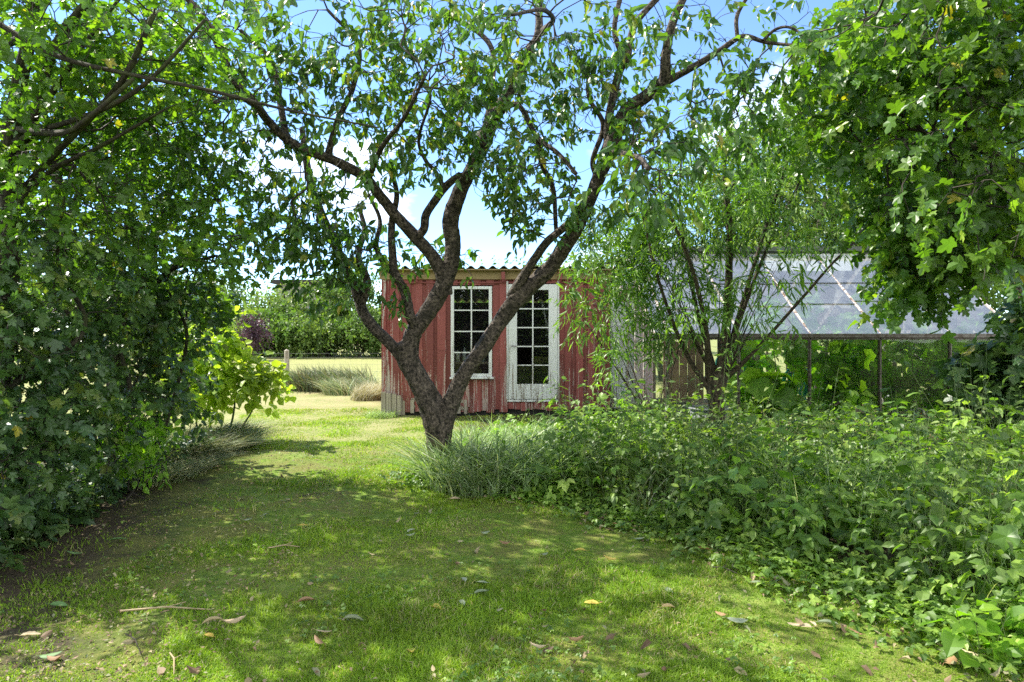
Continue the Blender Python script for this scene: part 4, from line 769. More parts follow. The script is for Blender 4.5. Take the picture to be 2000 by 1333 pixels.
# ------------------------------------------------------------------ two pollard willows
def shoots(x, y, z, n, seed, spread, hmin, hmax, r0=.009, bias=(0, 0)):
    rr = rng_(seed); out = []
    for k in range(n):
        a = rr.uniform(0, 6.28); s = spread * rr.uniform(.15, 1) ** .7; h = rr.uniform(hmin, hmax) * (1 - .25 * s / max(spread, .01)); ex, ey = math.cos(a) * s + bias[0], math.sin(a) * s * .6 + bias[1]
        b = np.array([x + math.cos(a) * .05, y + math.sin(a) * .05, z]); out.append([(b[0] + ex * t ** .9, b[1] + ey * t ** .9, b[2] + h * t - (.25 * h * t * t * s / spread), r0 * rr.uniform(.6, 1.2) * (1 - .75 * t)) for t in (0, .2, .45, .7, 1)])
    return out
wx, wy = X(1402, 8.3), 8.3
main = [pl((1396, 905, wy, 17), (1398, 850, wy, 17), (1400, 800, wy, 15), (1397, 765, wy, 17), (1400, 745, wy, 20), (1408, 735, wy, 17)), pl((1405, 755, wy, 13), (1412, 700, wy, 11), (1420, 620, wy, 9), (1424, 520, wy, 7), (1424, 430, wy, 6), (1415, 330, wy, 4), (1425, 230, wy, 3)), pl((1392, 760, wy, 10), (1385, 735, wy, 8), (1378, 640, wy - .2, 5), (1350, 520, wy - .4, 4), (1300, 400, wy - .5, 3)),
    pl((1410, 745, wy, 7), (1470, 690, wy - .2, 3.5), (1560, 590, wy - .4, 3), (1640, 500, wy - .6, 2.2), (1720, 430, wy - .7, 1.5)), pl((1408, 745, wy, 6), (1440, 640, wy - .1, 4), (1500, 480, wy - .2, 3), (1560, 360, wy - .3, 2)), pl((1385, 760, wy, 6), (1340, 690, wy, 4), (1290, 560, wy - .1, 3), (1250, 400, wy - .2, 2)), pl((1408, 740, wy, 7), (1460, 560, wy + .1, 4), (1510, 400, wy + .2, 3), (1560, 250, wy + .2, 2)), pl((1400, 740, wy, 6), (1360, 600, wy + .2, 4), (1330, 430, wy + .3, 3), (1330, 300, wy + .3, 2))]
make_tree('willow_tree', 'small pollard willow with a short knobbly trunk and fan of shoots before the greenhouse', 'tree', (wx, wy, 0), main + shoots(wx, wy, Z(745, wy), 16, 51, 1.15, 1.5, 2.7),
    [B(1420, 300, 8.2, .8, .6, .6, 95), B(1500, 380, 8.0, .7, .6, .5, 75), B(1350, 400, 8.0, .65, .6, .6, 75), B(1600, 470, 7.8, .55, .4, .25, 26), B(1440, 520, 8.1, .8, .5, .5, 60), B(1560, 270, 8.2, .7, .6, .5, 75), B(1340, 590, 8.1, .4, .4, .4, 22), B(1500, 620, 7.9, .35, .3, .2, 8), B(1420, 640, 8.0, .3, .3, .3, 8)],
    'lance', 'willow_leaf', 'willow_bark', .125, 10, .28, 301, mult=1.15, droop=.55, spread=.8, step=.16, rt=.0014, sides=3, lsides=10, lstep=.06, thin='twig', curl=(.2, 2.2), rmax=.8, alpha=.2, up=.6)
wx2, wy2 = X(1275, 8.8), 8.8
make_tree('willow_bush', 'stump-sprouting willow bush spreading in front of the right side of the red shed', 'bush', (wx2, wy2, 0), shoots(wx2, wy2, .35, 17, 52, 1.3, 1.5, 2.5, .008, (-.25, 0)) + [pl((1275, 830, 8.8, 10), (1272, 790, 8.8, 12))],
    [B(1180, 480, 8.6, .55, .5, .45, 70), B(1250, 560, 8.6, .5, .5, .55, 80), B(1150, 600, 8.5, .30, .4, .35, 24), B(1200, 680, 8.6, .22, .4, .3, 16), B(1290, 640, 8.6, .35, .4, .4, 30), B(1250, 440, 8.7, .6, .5, .35, 60), B(1300, 500, 8.7, .5, .5, .5, 50), B(1115, 560, 8.3, .12, .25, .15, 6)],
    'lance', 'willow_leaf', 'willow_bark', .12, 10, .25, 302, mult=1.45, droop=.5, spread=.8, step=.14, rt=.0013, sides=3, lsides=6, lstep=.08, curl=(.2, 2.2), rmax=.8, alpha=.2, up=.6)

# ------------------------------------------------------------------ maples on the right
make_tree('sycamore_tree', 'large-leaved sycamore reaching in from the right over the greenhouse', 'tree', (5.6, 5.6, 0),
    [[(5.6, 5.6, 0, .16), (5.5, 5.6, 1.5, .14), (5.4, 5.7, 3.0, .12), (5.3, 5.7, 5, .08), (5.2, 5.6, 6.6, .04)],
     [(5.5, 5.6, 1.6, .07), (4.8, 5.4, 2.3, .05), (4.0, 5.2, 2.7, .035), (3.2, 5.2, 3.0, .02)], [(5.4, 5.6, 2.4, .07), (4.6, 5.2, 3.2, .045), (3.6, 5.0, 3.8, .03), (2.6, 4.8, 4.2, .018)], [(5.4, 5.7, 3.2, .06), (4.4, 5.9, 4.2, .04), (3.4, 6.1, 5.0, .02)], [(5.5, 5.6, 1.2, .05), (4.9, 5.3, 1.6, .035), (4.2, 5.1, 1.8, .02)], [(5.4, 5.6, 4, .06), (4.2, 4.8, 5.0, .04), (2.6, 4.2, 5.6, .02)]],
    [B(1850, 230, 5.4, .9, .9, .7, 130), B(1750, 120, 5.2, .75, .8, .5, 85), B(1900, 420, 5.4, .8, .8, .55, 110), B(1810, 400, 5.3, .45, .7, .4, 50), B(1770, 520, 5.6, .22, .3, .12, 8), B(1880, 500, 5.4, .35, .6, .16, 16), B(1765, 545, 5.6, .22, .3, .16, 12), B(1840, 575, 5.5, .22, .3, .12, 9), B(1670, 240, 5.4, .35, .6, .4, 26), B(1900, 50, 5.0, .9, .8, .5, 90), B(1970, 250, 4.4, .7, .6, 1.1, 70), ((3.2, 4.4, 5.2), (1.5, 1.2, .6), 50)],
    'maple', 'sycamore_leaf', 'grey_bark', .078, 7, .28, 401, mult=1.7, sv=.45, droop=.6, step=.18, rt=.0026, lsides=12, lstep=.1, up=.7, curl=(.3, 2.4))
make_tree('field_maple', 'small-leaved field maple behind the sycamore above the greenhouse ridge', 'tree', (5.6, 8.0, 0),
    [stem(6.2, 8.4, 6, (-.4, 0), .12, 61), [(6.2, 8.3, 2.2, .06), (5.4, 8, 3.2, .04), (4.4, 7.8, 4.0, .02)], [(6.1, 8.3, 3.2, .06), (5.2, 8, 4.4, .04), (4.0, 7.8, 5.2, .02)], [(6.2, 8.3, 1.8, .05), (6.0, 8, 2.6, .04), (5.2, 7.7, 2.7, .02)]],
    [B(1620, 270, 7.8, .45, .5, .5, 60), B(1640, 90, 7.6, .5, .5, .5, 60), B(1900, 330, 7.8, 1.1, .8, .9, 240), B(1750, 300, 7.8, .8, .8, .8, 170), B(1680, 190, 7.8, .8, .8, .6, 110), B(1800, 60, 7.8, 1.1, .9, .7, 190), B(1800, 450, 8, .5, .6, .25, 45), B(1950, 450, 8, .5, .6, .3, 50), ((5.2, 7.6, 6.0), (1.6, 1.4, .6), 50)],
    'lobed', 'maple_leaf', 'grey_bark', .062, 8, .24, 402, mult=1.25, droop=.4, step=.18, rt=.0026, lsides=10)
make_tree('sycamore_shrub', 'dark young sycamore against the right end of the greenhouse', 'shrub', (5.55, 7.4, 0), [stem(5.5, 7.5, 1.3, (-.1, 0), .04, 66), stem(5.8, 7.2, 1.4, (.1, 0), .03, 67)],
    [((5.35, 7.4, .95), (.45, .5, .5), 130), ((5.75, 7.2, .7), (.5, .6, .6), 90), ((5.9, 7.6, 1.5), (.45, .5, .35), 40)], 'maple', 'dark_leaf', 'grey_bark', .15, 7, .26, 403, droop=.55, step=.14)

# ------------------------------------------------------------------ trees behind: greenhouse side, shed side and across the meadow
def far_tree(name, label, x, y, h, rx, n, size, seed, lm='far_leaf', K=9, base=.25, cat='tree', group='trees beyond the garden', rz=None, sides=4):
    rr = rng_(seed); bl = []
    for k in range(6):
        a = rr.uniform(0, 6.28); q = rr.uniform(.1, .62); bl.append(((x + math.cos(a) * rx * q, y + math.sin(a) * rx * q, h * rr.uniform(base + .18, .82)), (rx * .58, rx * .58, h * rr.uniform(.14, .22)), n // 7))
    bl.append(((x, y, h * .55), (rx * .8, rx * .7, h * .42), n // 7))
    make_tree(name, label, cat, (x, y, 0), [stem(x, y, h * .85, (rr.normal(0, .2), 0), .03 * h, seed, wob=.02 * h), stem(x + .1, y, h * .7, (rx * .4, 0), .02 * h, seed + 1, wob=.02 * h), stem(x - .1, y, h * .7, (-rx * .4, 0), .02 * h, seed + 2, wob=.02 * h)], bl,
        'small', lm, 'grey_bark', size, K, size * 3.6, seed, group=group, step=h * .05, rt=.0006 * h, sides=sides, lsides=7, lstep=.4, shoots=False, droop=.25, up=.6, alpha=.3)
for k, (px, top, Y, rx, lm, lb) in enumerate(((1560, 110, 18.5, 2.4, 'far_leaf', 'tall tree behind the greenhouse, leftmost and edged against the sky'), (1690, 110, 17.5, 2.2, 'pale_leaf', 'light green tree behind the greenhouse next to the tallest'), (1880, 40, 18, 2.6, 'far_leaf', 'tallest tree behind the greenhouse near the right edge'), (1460, 270, 19, 2.1, 'pale_leaf', 'pale sunlit tree behind the willow and greenhouse roof'), (1300, 400, 20, 1.9, 'pale_leaf', 'pale tree between the shed roof and the greenhouse'), (1590, 320, 16.2, 1.7, 'pale_leaf', 'pale bushy tree just behind the greenhouse ridge'), (1790, 330, 16.3, 1.8, 'far_leaf', 'bushy tree just behind the right half of the greenhouse'), (1190, 450, 22, 2.0, 'pale_leaf', 'low pale tree peeping above the right end of the shed roof'))):
    far_tree('leafy_tree', lb, X(px, Y), Y, Z(top, Y), rx, 620, .15, 500 + 5 * k, lm, base=.12 if k > 2 else .1, group='trees behind the greenhouse')
for k, (px, top, Y, rx) in enumerate(((985, 495, 33, 2.2), (1075, 505, 32, 1.6), (900, 535, 34, 1.9))):
    far_tree('leafy_tree', ('tree top showing above the middle of the shed roof', 'smaller tree top showing above the shed roof beside the right limb', 'low tree top behind the left part of the shed roof')[k], X(px, Y), Y, Z(top, Y), rx, 330, .2, 560 + 5 * k, group='tree tops above the shed')
hl = ['hedge tree across the meadow, half hidden by the left shrubs', 'hedge tree across the meadow behind the yellow-green bush', 'round bright tree across the meadow above the fence post', 'hedge tree across the meadow right of the fence post', 'hedge tree across the meadow next to the shed corner', 'hedge tree across the meadow directly behind the shed']
for k, (px, top, Y, rx, lm) in enumerate(((330, 520, 41, 3.4, 'far_leaf'), (430, 520, 40, 2.8, 'far_leaf'), (560, 545, 40, 2.4, 'pale_leaf'), (640, 540, 39, 2.5, 'pale_leaf'), (730, 530, 40, 2.8, 'far_leaf'), (830, 545, 41, 3.0, 'far_leaf'))):
    far_tree('hedge_tree', hl[k], X(px, Y), Y, Z(top, Y), rx, 620, .24, 600 + 5 * k, lm, base=-.08, group='hedge trees across the meadow', K=9)
for k in range(8):
    px = 290 + k * 68; far_tree('hedge_bush', 'low bush at the foot of the meadow hedge, number %s from the left' % ('one two three four five six seven eight'.split()[k]), X(px, 37.6), 37.6, 2.5 + .4 * math.sin(k * 2.1), 2.0, 300, .19, 700 + 5 * k, ('far_leaf', 'pale_leaf')[k % 2], base=-.12, cat='bush', group='bushes at the foot of the meadow hedge')
far_tree('plum_tree', 'purple-leaved plum tree in front of the meadow hedge', X(495, 34), 34, Z(605, 34), .85, 170, .15, 760, 'purple_leaf', base=.2, group=None)
for k, (x, y, h) in enumerate(((-34, 44, 8), (-27, 42, 7), (-60, 60, 10), (-45, 52, 9), (-22, 40, 5.5), (12, 45, 7), (24, 40, 8), (18, 28, 8), (-2, 46, 5))):
    far_tree('field_tree', ('broad tree beyond the left maples in the field', 'rounder tree beyond the left maples in the field', 'farthest tree at the left end of the field', 'large tree in the far left of the field', 'lower tree at the left of the meadow hedge', 'tree far behind the greenhouse', 'tree beyond the right end of the greenhouse', 'tall tree far right behind the greenhouse', 'tree far behind the shed')[k], x, y, h, h * .55, 420, .30, 780 + 5 * k, group='trees around the field')
r = empty('farm_house', (X(590, 62), 62, 0)); tag(r, 'distant house whose dark flat roof shows above the meadow hedge', 'house')
mb = MB(); x0, x1 = X(540, 62), X(655, 62); mb.box(x0, x1, 62, 68, 0, 5.7); mb.build('wall', M['concrete'], r); mb = MB(); mb.box(x0 - .4, x1 + .4, 61.6, 68.4, 5.7, 6.05); mb.build('roof', M['tar'], r)

make_tree('added_hedge', 'unseen dark hedge added behind the viewpoint to darken the reflections in the shed panes', 'hedge', (0, -12, 0), [stem(xq, -12, 2.6, (0, 0), .05, 880 + int(xq) ) for xq in (-9, -6, -3, 0, 3, 6, 9)], [((0, -12, 1.7), (13, .9, 2.2), 2000)], 'small', 'dark_leaf', 'grey_bark', .34, 12, .6, 881, step=.3, shoots=False)  # unseen hedge added to keep bright sky out of the shed pane reflections

# ------------------------------------------------------------------ wire fence, reeds and dry grass by the meadow
r = empty('wire_fence', (X(560, 19), 19, 0)); tag(r, 'low wire mesh fence with round wooden posts along the meadow', 'fence'); rng = rng_(9)
fx = [X(560, 19) - 6, X(560, 19) - 3, X(560, 19), X(560, 19) + 3, X(560, 19) + 6]
for xx in fx: mb = MB(); mb.tube([(xx, 19, 0), (xx + .01, 19, .5), (xx, 19, .93)], .065, 10); mb.build('post', M['oldwood'], r, smooth=False)
mb = MB()
for z in (.15, .35, .55, .75, .86): mb.tube([(fx[0], 19 - .066, z), (fx[2], 19 - .067, z - .01), (fx[-1], 19 - .066, z)], .0022, 3, cap=False)
for xx in np.arange(fx[0], fx[-1], .15): mb.tube([(xx, 18.932, .15), (xx, 18.932, .86)], .0013, 3, cap=False)
mb.build('wire_mesh', M['wire'], r)
rng = rng_(15)
def tuft(name, label, cat, cx, cy, rx, ry, n, h, wd, lean, m, seed, kind=None, group=None, segs=3, az=None, rndf=None):
    rr = rng_(seed); a = rr.uniform(0, 6.28, n); q = np.sqrt(rr.random(n)); x = cx + np.cos(a) * q * rx; y = cy + np.sin(a) * q * ry; mb = MB()
    blades(mb, x, y, hgt(x, y) - .01, h * rr.uniform(.55, 1.15, n), wd * rr.uniform(.7, 1.3, n), np.abs(rr.normal(lean, .35, n)), rr, rr.random(n), None if az is None else az + rr.normal(0, .9, n), segs)
    return tag(mb.build(name, M[m]), label, cat, group, kind)
tuft('reed_clump', 'bank of tall brownish green weeds beside the fence post', 'reeds', X(640, 17), 17.2, 1.15, .6, 1700, .70, .011, .9, 'reed', 81, az=3.0)
tuft('reed_clump', 'ragged straw and green weeds bridging the reed bank and the dry grass', 'reeds', X(690, 16.2), 16.2, .7, .6, 1300, .50, .008, 1.0, 'dry_grass', 88, az=2.6)
tuft('dry_grass_clump', 'straw coloured dry grass clump at the left corner of the shed', 'dry grass', X(722, 15), 15.0, .42, .5, 1500, .46, .005, 1.0, 'straw', 82, az=0.3)
tuft('green_tuft', 'green grass tuft at the foot of the left shed corner', 'grass tuft', X(745, 11.8), 11.8, .28, .18, 420, .18, .004, .8, 'tall_grass', 83)
tuft('grass_mound', 'soft mound of long fading grass under the yellow-green bush', 'long grass', -3.95, 8.6, .62, 1.0, 4500, .36, .006, 1.4, 'dry_grass', 84, az=-.5)
tuft('grass_mound', 'long shaded grass under the left shrubs near the path bend', 'long grass', -3.55, 7.1, .35, .7, 1700, .26, .0045, 1.5, 'dry_grass', 85, az=-.5)
tuft('trunk_grass', 'tall arching blue-green grass tuft around the cherry trunk foot', 'long grass', X(985, 6.8), 6.75, .78, .62, 2500, .60, .0075, .9, 'tall_grass', 86, segs=4)
tuft('trunk_grass', 'loose tuft of pale long grass between the cherry trunk and the shed door', 'long grass', X(1010, 7.8), 7.8, .7, .5, 1300, .55, .007, .9, 'tall_grass', 89, segs=4)

# ------------------------------------------------------------------ the wild bed on the right
rng = rng_(90)
def bh(x, y, a, b, c, sd): return np.interp(x - bed_edge_x(y), [0, .15, .5, 1.2], [a, b, (b + c) / 2, c]) * (.45 + 1.3 * vnoise(x, y, 1.7, sd) ** 1.2) * np.interp(y, [5.2, 7, 8.5], [1, .82, .55])
def bed_points(n, y0=3.0, y1=9.6, inset=.1, xmax=.84, pw=1.0):
    y = y0 + (y1 - y0) * rng.random(n * 3) ** pw; x = rng.uniform(-1.2, 8, n * 3); ok = (x > bed_edge_x(y) + inset) & (x < xmax * y + .4) & ~((x > 1.9) & (y > 9.55)); ok &= ~((x < .25) & (y < 7.5) & (rng.random(n * 3) < .8)); return x[ok][:n], y[ok][:n]
def herbs(name, label, x, y, h, tpl, leafm, size, per, droop, seed, stem_m='stem', lean=.22, spread=1.0, kind='stuff', cat='plants', hfrac=.15, up=1.0, top=None):
    rr = rng_(seed); N = len(x); ms = MB(); ml = MB(); d = np.stack([rr.normal(0, lean, N), rr.normal(0, lean, N), np.ones(N)], -1); d = nrm(d); hh = np.broadcast_to(h, (N,)) * rr.uniform(.7, 1.2, N); b = np.stack([x, y, hgt(x, y)], -1)
    t = hfrac + (1 - hfrac) * (np.arange(per)[None] + rr.random((N, per))) / per; pos = b[:, None] + d[:, None] * (hh[:, None] * t)[..., None]; ang = (np.arange(per) * 2.4)[None] + rr.uniform(0, 6.28, (N, 1)) + rr.normal(0, .4, (N, per))
    u = np.stack([np.cos(ang), np.sin(ang), 0 * ang], -1); pet = size * rr.uniform(.2, 1.3, (N, per, 1)) * (1.2 - .7 * t[..., None]); pos = pos + u * pet; dd = u * spread + np.array([0, 0, -droop]) + rr.normal(0, .25, (N, per, 3)) + np.array([0, 0, .5]) * (t[..., None] - .4)
    nv = np.array([0, 0, up]) + u * .2 + rr.normal(0, .35, (N, per, 3)); s = size * rr.uniform(.6, 1.25, (N, per)) * (1.1 - .45 * t); rn = np.clip(rr.beta(2, 2, (N, 1)) + rr.normal(0, .15, (N, per)), 0, .96)
    leaves(ml, tpl, pos.reshape(-1, 3), dd.reshape(-1, 3), nv.reshape(-1, 3), s.ravel(), rn.ravel(), rr)
    for k in range(N):
        tt = np.linspace(0, 1, 4)[:, None]; c = b[k] + d[k] * hh[k] * tt; c[:, 0] += .03 * np.sin(tt[:, 0] * 3 + k); ms.tube(c, np.linspace(.0028, .0012, 4), 3, cap=False)
    if top: leaves(ml, 'small', np.repeat(b + d * hh[:, None], top, 0) + rr.normal(0, .012, (N * top, 3)), rr.normal(size=(N * top, 3)), rr.normal(size=(N * top, 3)), .022, rr.random(N * top), rr)
    return ms, ml
def herb_obj(name, label, cat, ml, ms, lm, kind='stuff', group=None, loc=(0, 0, 0)):
    r = empty(name, loc); tag(r, label, cat, group, kind); o1 = ml.build('foliage', M[lm], r); o2 = ms.build('stems', M['stem'], r)
    if kind == 'stuff': o1['kind'] = 'stuff'; o2['kind'] = 'stuff'
x, y = bed_points(1050, pw=.8); hh = bh(x, y, .18, .36, .58, 31)
ms, ml = herbs('u', '', x, y, hh, 'ovate', 'weed_leaf', .10, 13, .25, 91); herb_obj('undergrowth', 'tangle of nettles and avens filling the wild bed', 'undergrowth', ml, ms, 'weed_leaf')
x, y = bed_points(480, inset=.2); hh = bh(x, y, .25, .45, .70, 32)
ms, ml = herbs('u', '', x, y, hh, 'trifoil', 'willow_leaf', .15, 11, .3, 92); herb_obj('bramble_patch', 'raspberry and bramble canes with three-part leaves in the wild bed', 'bramble', ml, ms, 'weed_leaf')
x, y = bed_points(900, inset=.15); kk = vnoise(x, y, .9, 41) > .52; x, y = x[kk], y[kk]
ms, ml = herbs('u', '', x, y, bh(x, y, .3, .50, .78, 32) * 1.15, 'ovate', 'pale_leaf', .085, 14, .2, 99); herb_obj('pale_weeds', 'drifts of paler yellow-green weeds catching the sun in the wild bed', 'weeds', ml, ms, 'pale_leaf')
x, y = bed_points(360, inset=.3); hh = bh(x, y, .3, .5, .72, 33)
ms, ml = herbs('u', '', x, y, hh, 'lobed', 'vine_leaf', .14, 8, .3, 93); herb_obj('broadleaf_weeds', 'broad lobed weeds scattered through the wild bed', 'weeds', ml, ms, 'willow_leaf')
# ground ivy and wild strawberry along the edge
n = 5200; y = rng.uniform(2.6, 7.2, n); off = np.abs(rng.normal(0, .22, n)) * np.sign(rng.random(n) - .28); x = bed_edge_x(y) + off + .05; rr = rng_(94); mb = MB(); a = rr.uniform(0, 6.28, n)
leaves(mb, 'trifoil', np.stack([x, y, hgt(x, y) + rr.uniform(.01, .07, n) * (1 + 1.2 * np.clip(off * 3, 0, 1))], -1), np.stack([np.cos(a), np.sin(a), rr.normal(0, .25, n)], -1), np.stack([rr.normal(0, .35, n), rr.normal(0, .35, n), np.ones(n)], -1), rr.uniform(.035, .085, n), rr.beta(2, 2, n), rr)
tag(mb.build('ground_cover', M['weed_leaf']), 'low wild strawberry and ground ivy creeping out over the lawn edge', 'ground cover', kind='stuff')
# long grass between the herbs
x, y = bed_points(6000, inset=.15, pw=.9); rr = rng_(95); mb = MB(); n = len(x); hh = np.interp(x - bed_edge_x(y), [0, .5, 1.2], [.22, .42, .62]) * rr.uniform(.6, 1.25, n) * np.interp(y, [5.5, 8.5], [1, .65])
keep = vnoise(x, y, 1.3, 21) > .42; x, y, hh = x[keep], y[keep], hh[keep]; n = len(x)
blades(mb, x, y, hgt(x, y), hh, rr.uniform(.002, .0045, n), np.abs(rr.normal(.7, .4, n)), rr, rr.random(n), None, 3)
tag(mb.build('bed_grass', M['tall_grass']), 'long grass growing up between the herbs of the wild bed', 'grass', kind='stuff')
# flowering stalks with round seed heads
x, y = bed_points(110, inset=.4, y1=8.8); rr = rng_(96); mb = MB(); mh = MB()
for k in range(len(x)):
    h = rr.uniform(.6, .86) * (1 - .12 * max(0, y[k] - 5.5)); l = rr.normal(0, .12, 2); b = np.array([x[k], y[k], 0.]); tt = np.linspace(0, 1, 5)[:, None]; top = b + np.array([l[0], l[1], h]); mb.tube(b + (top - b) * tt + np.array([.02, 0, 0]) * np.sin(tt * 4), np.linspace(.0024, .001, 5), 3, cap=False)
    for q in range(rr.integers(3, 7)):
        s = b + (top - b) * rr.uniform(.6, .95); e = s + np.array([rr.normal(0, .07), rr.normal(0, .07), rr.uniform(.05, .14)]); mb.tube([s, (s + e) / 2 + (0, 0, -.01), e], .0009, 3, cap=False)
        mh.tube([e - (0, 0, .006), e, e + (0, 0, .006)], [.003, .007, .003], 5)
r = empty('seed_stalks', (0, 0, 0)); tag(r, 'thin branching stalks with small brown seed heads above the wild bed', 'seed stalks', kind='stuff'); mb.build('stalks', M['stem'], r); mh.build('seed_heads', simple('seed_head', (.16, .13, .05), .9), r)
def single(name, label, cat, x, y, h, tpl, lm, size, per, seed, n=3, droop=.2, sp=.08, group=None, lean=.12, hf=.1):
    rr = rng_(seed); xx = x + rr.normal(0, sp, n); yy_ = y + rr.normal(0, sp, n); ms, ml = herbs('', '', xx, yy_, h, tpl, lm, size, per, droop, seed, lean=lean, hfrac=hf); herb_obj(name, label, cat, ml, ms, lm, kind=None, group=group, loc=(x, y, 0))
single('goldenrod_plant', 'upright plant with narrow leaves standing tall before the shed door', 'plant', X(1100, 8.2), 8.2, .88, 'lance', 'willow_leaf', .16, 26, 111, 3, .1)
single('young_maple', 'bright maple seedling rising above the bed in front of the middle greenhouse post', 'sapling', X(1715, 7.2), 7.2, .92, 'maple', 'pale_leaf', .11, 9, 112, 2, .1, .05)
single('young_maple', 'maple seedling with large leaves at the right edge of the wild bed', 'sapling', X(1960, 5.6), 5.6, 1.0, 'maple', 'weed_leaf', .14, 10, 113, 4, .3, .15)
single('broadleaf_plant', 'low plant with broad glossy leaves at the lower right corner of the bed', 'plant', X(1960, 3.1), 3.15, .34, 'round', 'vine_leaf', .13, 10, 114, 6, .1, .14, lean=.3)
single('broadleaf_plant', 'single broad pale leaf plant at the bed edge in the lower right', 'plant', X(1765, 3.55), 3.6, .2, 'round', 'pale_leaf', .12, 5, 115, 2, .2, .05, lean=.3)
single('nettle_plant', 'tall nettle standing free above the right part of the bed', 'plant', X(1780, 5.0), 5.0, .78, 'ovate', 'weed_leaf', .10, 20, 116, 3, .3, .08)
single('nettle_plant', 'nettle cluster at the front edge of the bed in the lower right', 'plant', X(1880, 3.8), 3.9, .62, 'ovate', 'weed_leaf', .10, 20, 117, 6, .3, .16)

# ------------------------------------------------------------------ litter on the ground
def fallen(px, py, length, ang, colr, curl, label, seed):
    length *= .75
    Y = 1.5 * F / (py - HY); x0 = X(px, Y); rr = rng_(seed); n = 9; m_ = 5; t = np.linspace(0, 1, n); prof = np.sin(np.pi * t ** .85) ** .75 * .25 * length
    V = []
    for k in range(n):
        for j in np.linspace(-1, 1, m_):
            th = j * curl; rad = prof[k] / max(curl, .15); V.append(((t[k] - .5) * length, math.sin(th) * rad, (1 - math.cos(th)) * rad + .10 * length * abs(curl) * .25 * math.sin(t[k] * 3.1) + rr.normal(0, .001)))
    V = np.array(V); c, s = math.cos(ang), math.sin(ang); W = V.copy(); W[:, 0] = V[:, 0] * c - V[:, 1] * s; W[:, 1] = V[:, 0] * s + V[:, 1] * c
    if rr.random() < .35: W[:, 2] = W[:, 2].max() - W[:, 2]
    mb = MB(); f = [(k * m_ + j, k * m_ + j + 1, (k + 1) * m_ + j + 1, (k + 1) * m_ + j) for k in range(n - 1) for j in range(m_ - 1)]; mb.add(W, f, rr.random())
    e = V[0]; mb.tube([(-length * .5 * c, -length * .5 * s, W[0, 2]), (-length * .62 * c, -length * .62 * s, W[0, 2] + .004), (-length * .74 * c, -length * .74 * s, .004)], .0012, 4)
    o = mb.build('fallen_leaf', M[colr], smooth=True); o.location = (x0, Y, float(hgt(x0, Y)) + .022); o.rotation_euler = (rr.normal(0, .12), rr.normal(0, .12), 0); tag(o, label, 'fallen leaf', 'fallen leaves on the lawn')
def dry(name, a, b): return leaf_mat(name, [(0, a), (1, b)], .25, (1.1, 1.1, .9), .6, 1.1, .3)
M['fl_grey'] = dry('grey_green_dry_leaf', (.19, .23, .12), (.29, .32, .19)); M['fl_yellow'] = dry('yellow_dry_leaf', (.50, .34, .05), (.60, .48, .12)); M['fl_brown'] = dry('brown_dry_leaf', (.24, .14, .065), (.36, .22, .10)); M['fl_tan'] = dry('tan_dry_leaf', (.38, .27, .15), (.48, .40, .22)); M['fl_green'] = dry('green_fresh_leaf', (.10, .19, .05), (.16, .24, .09))
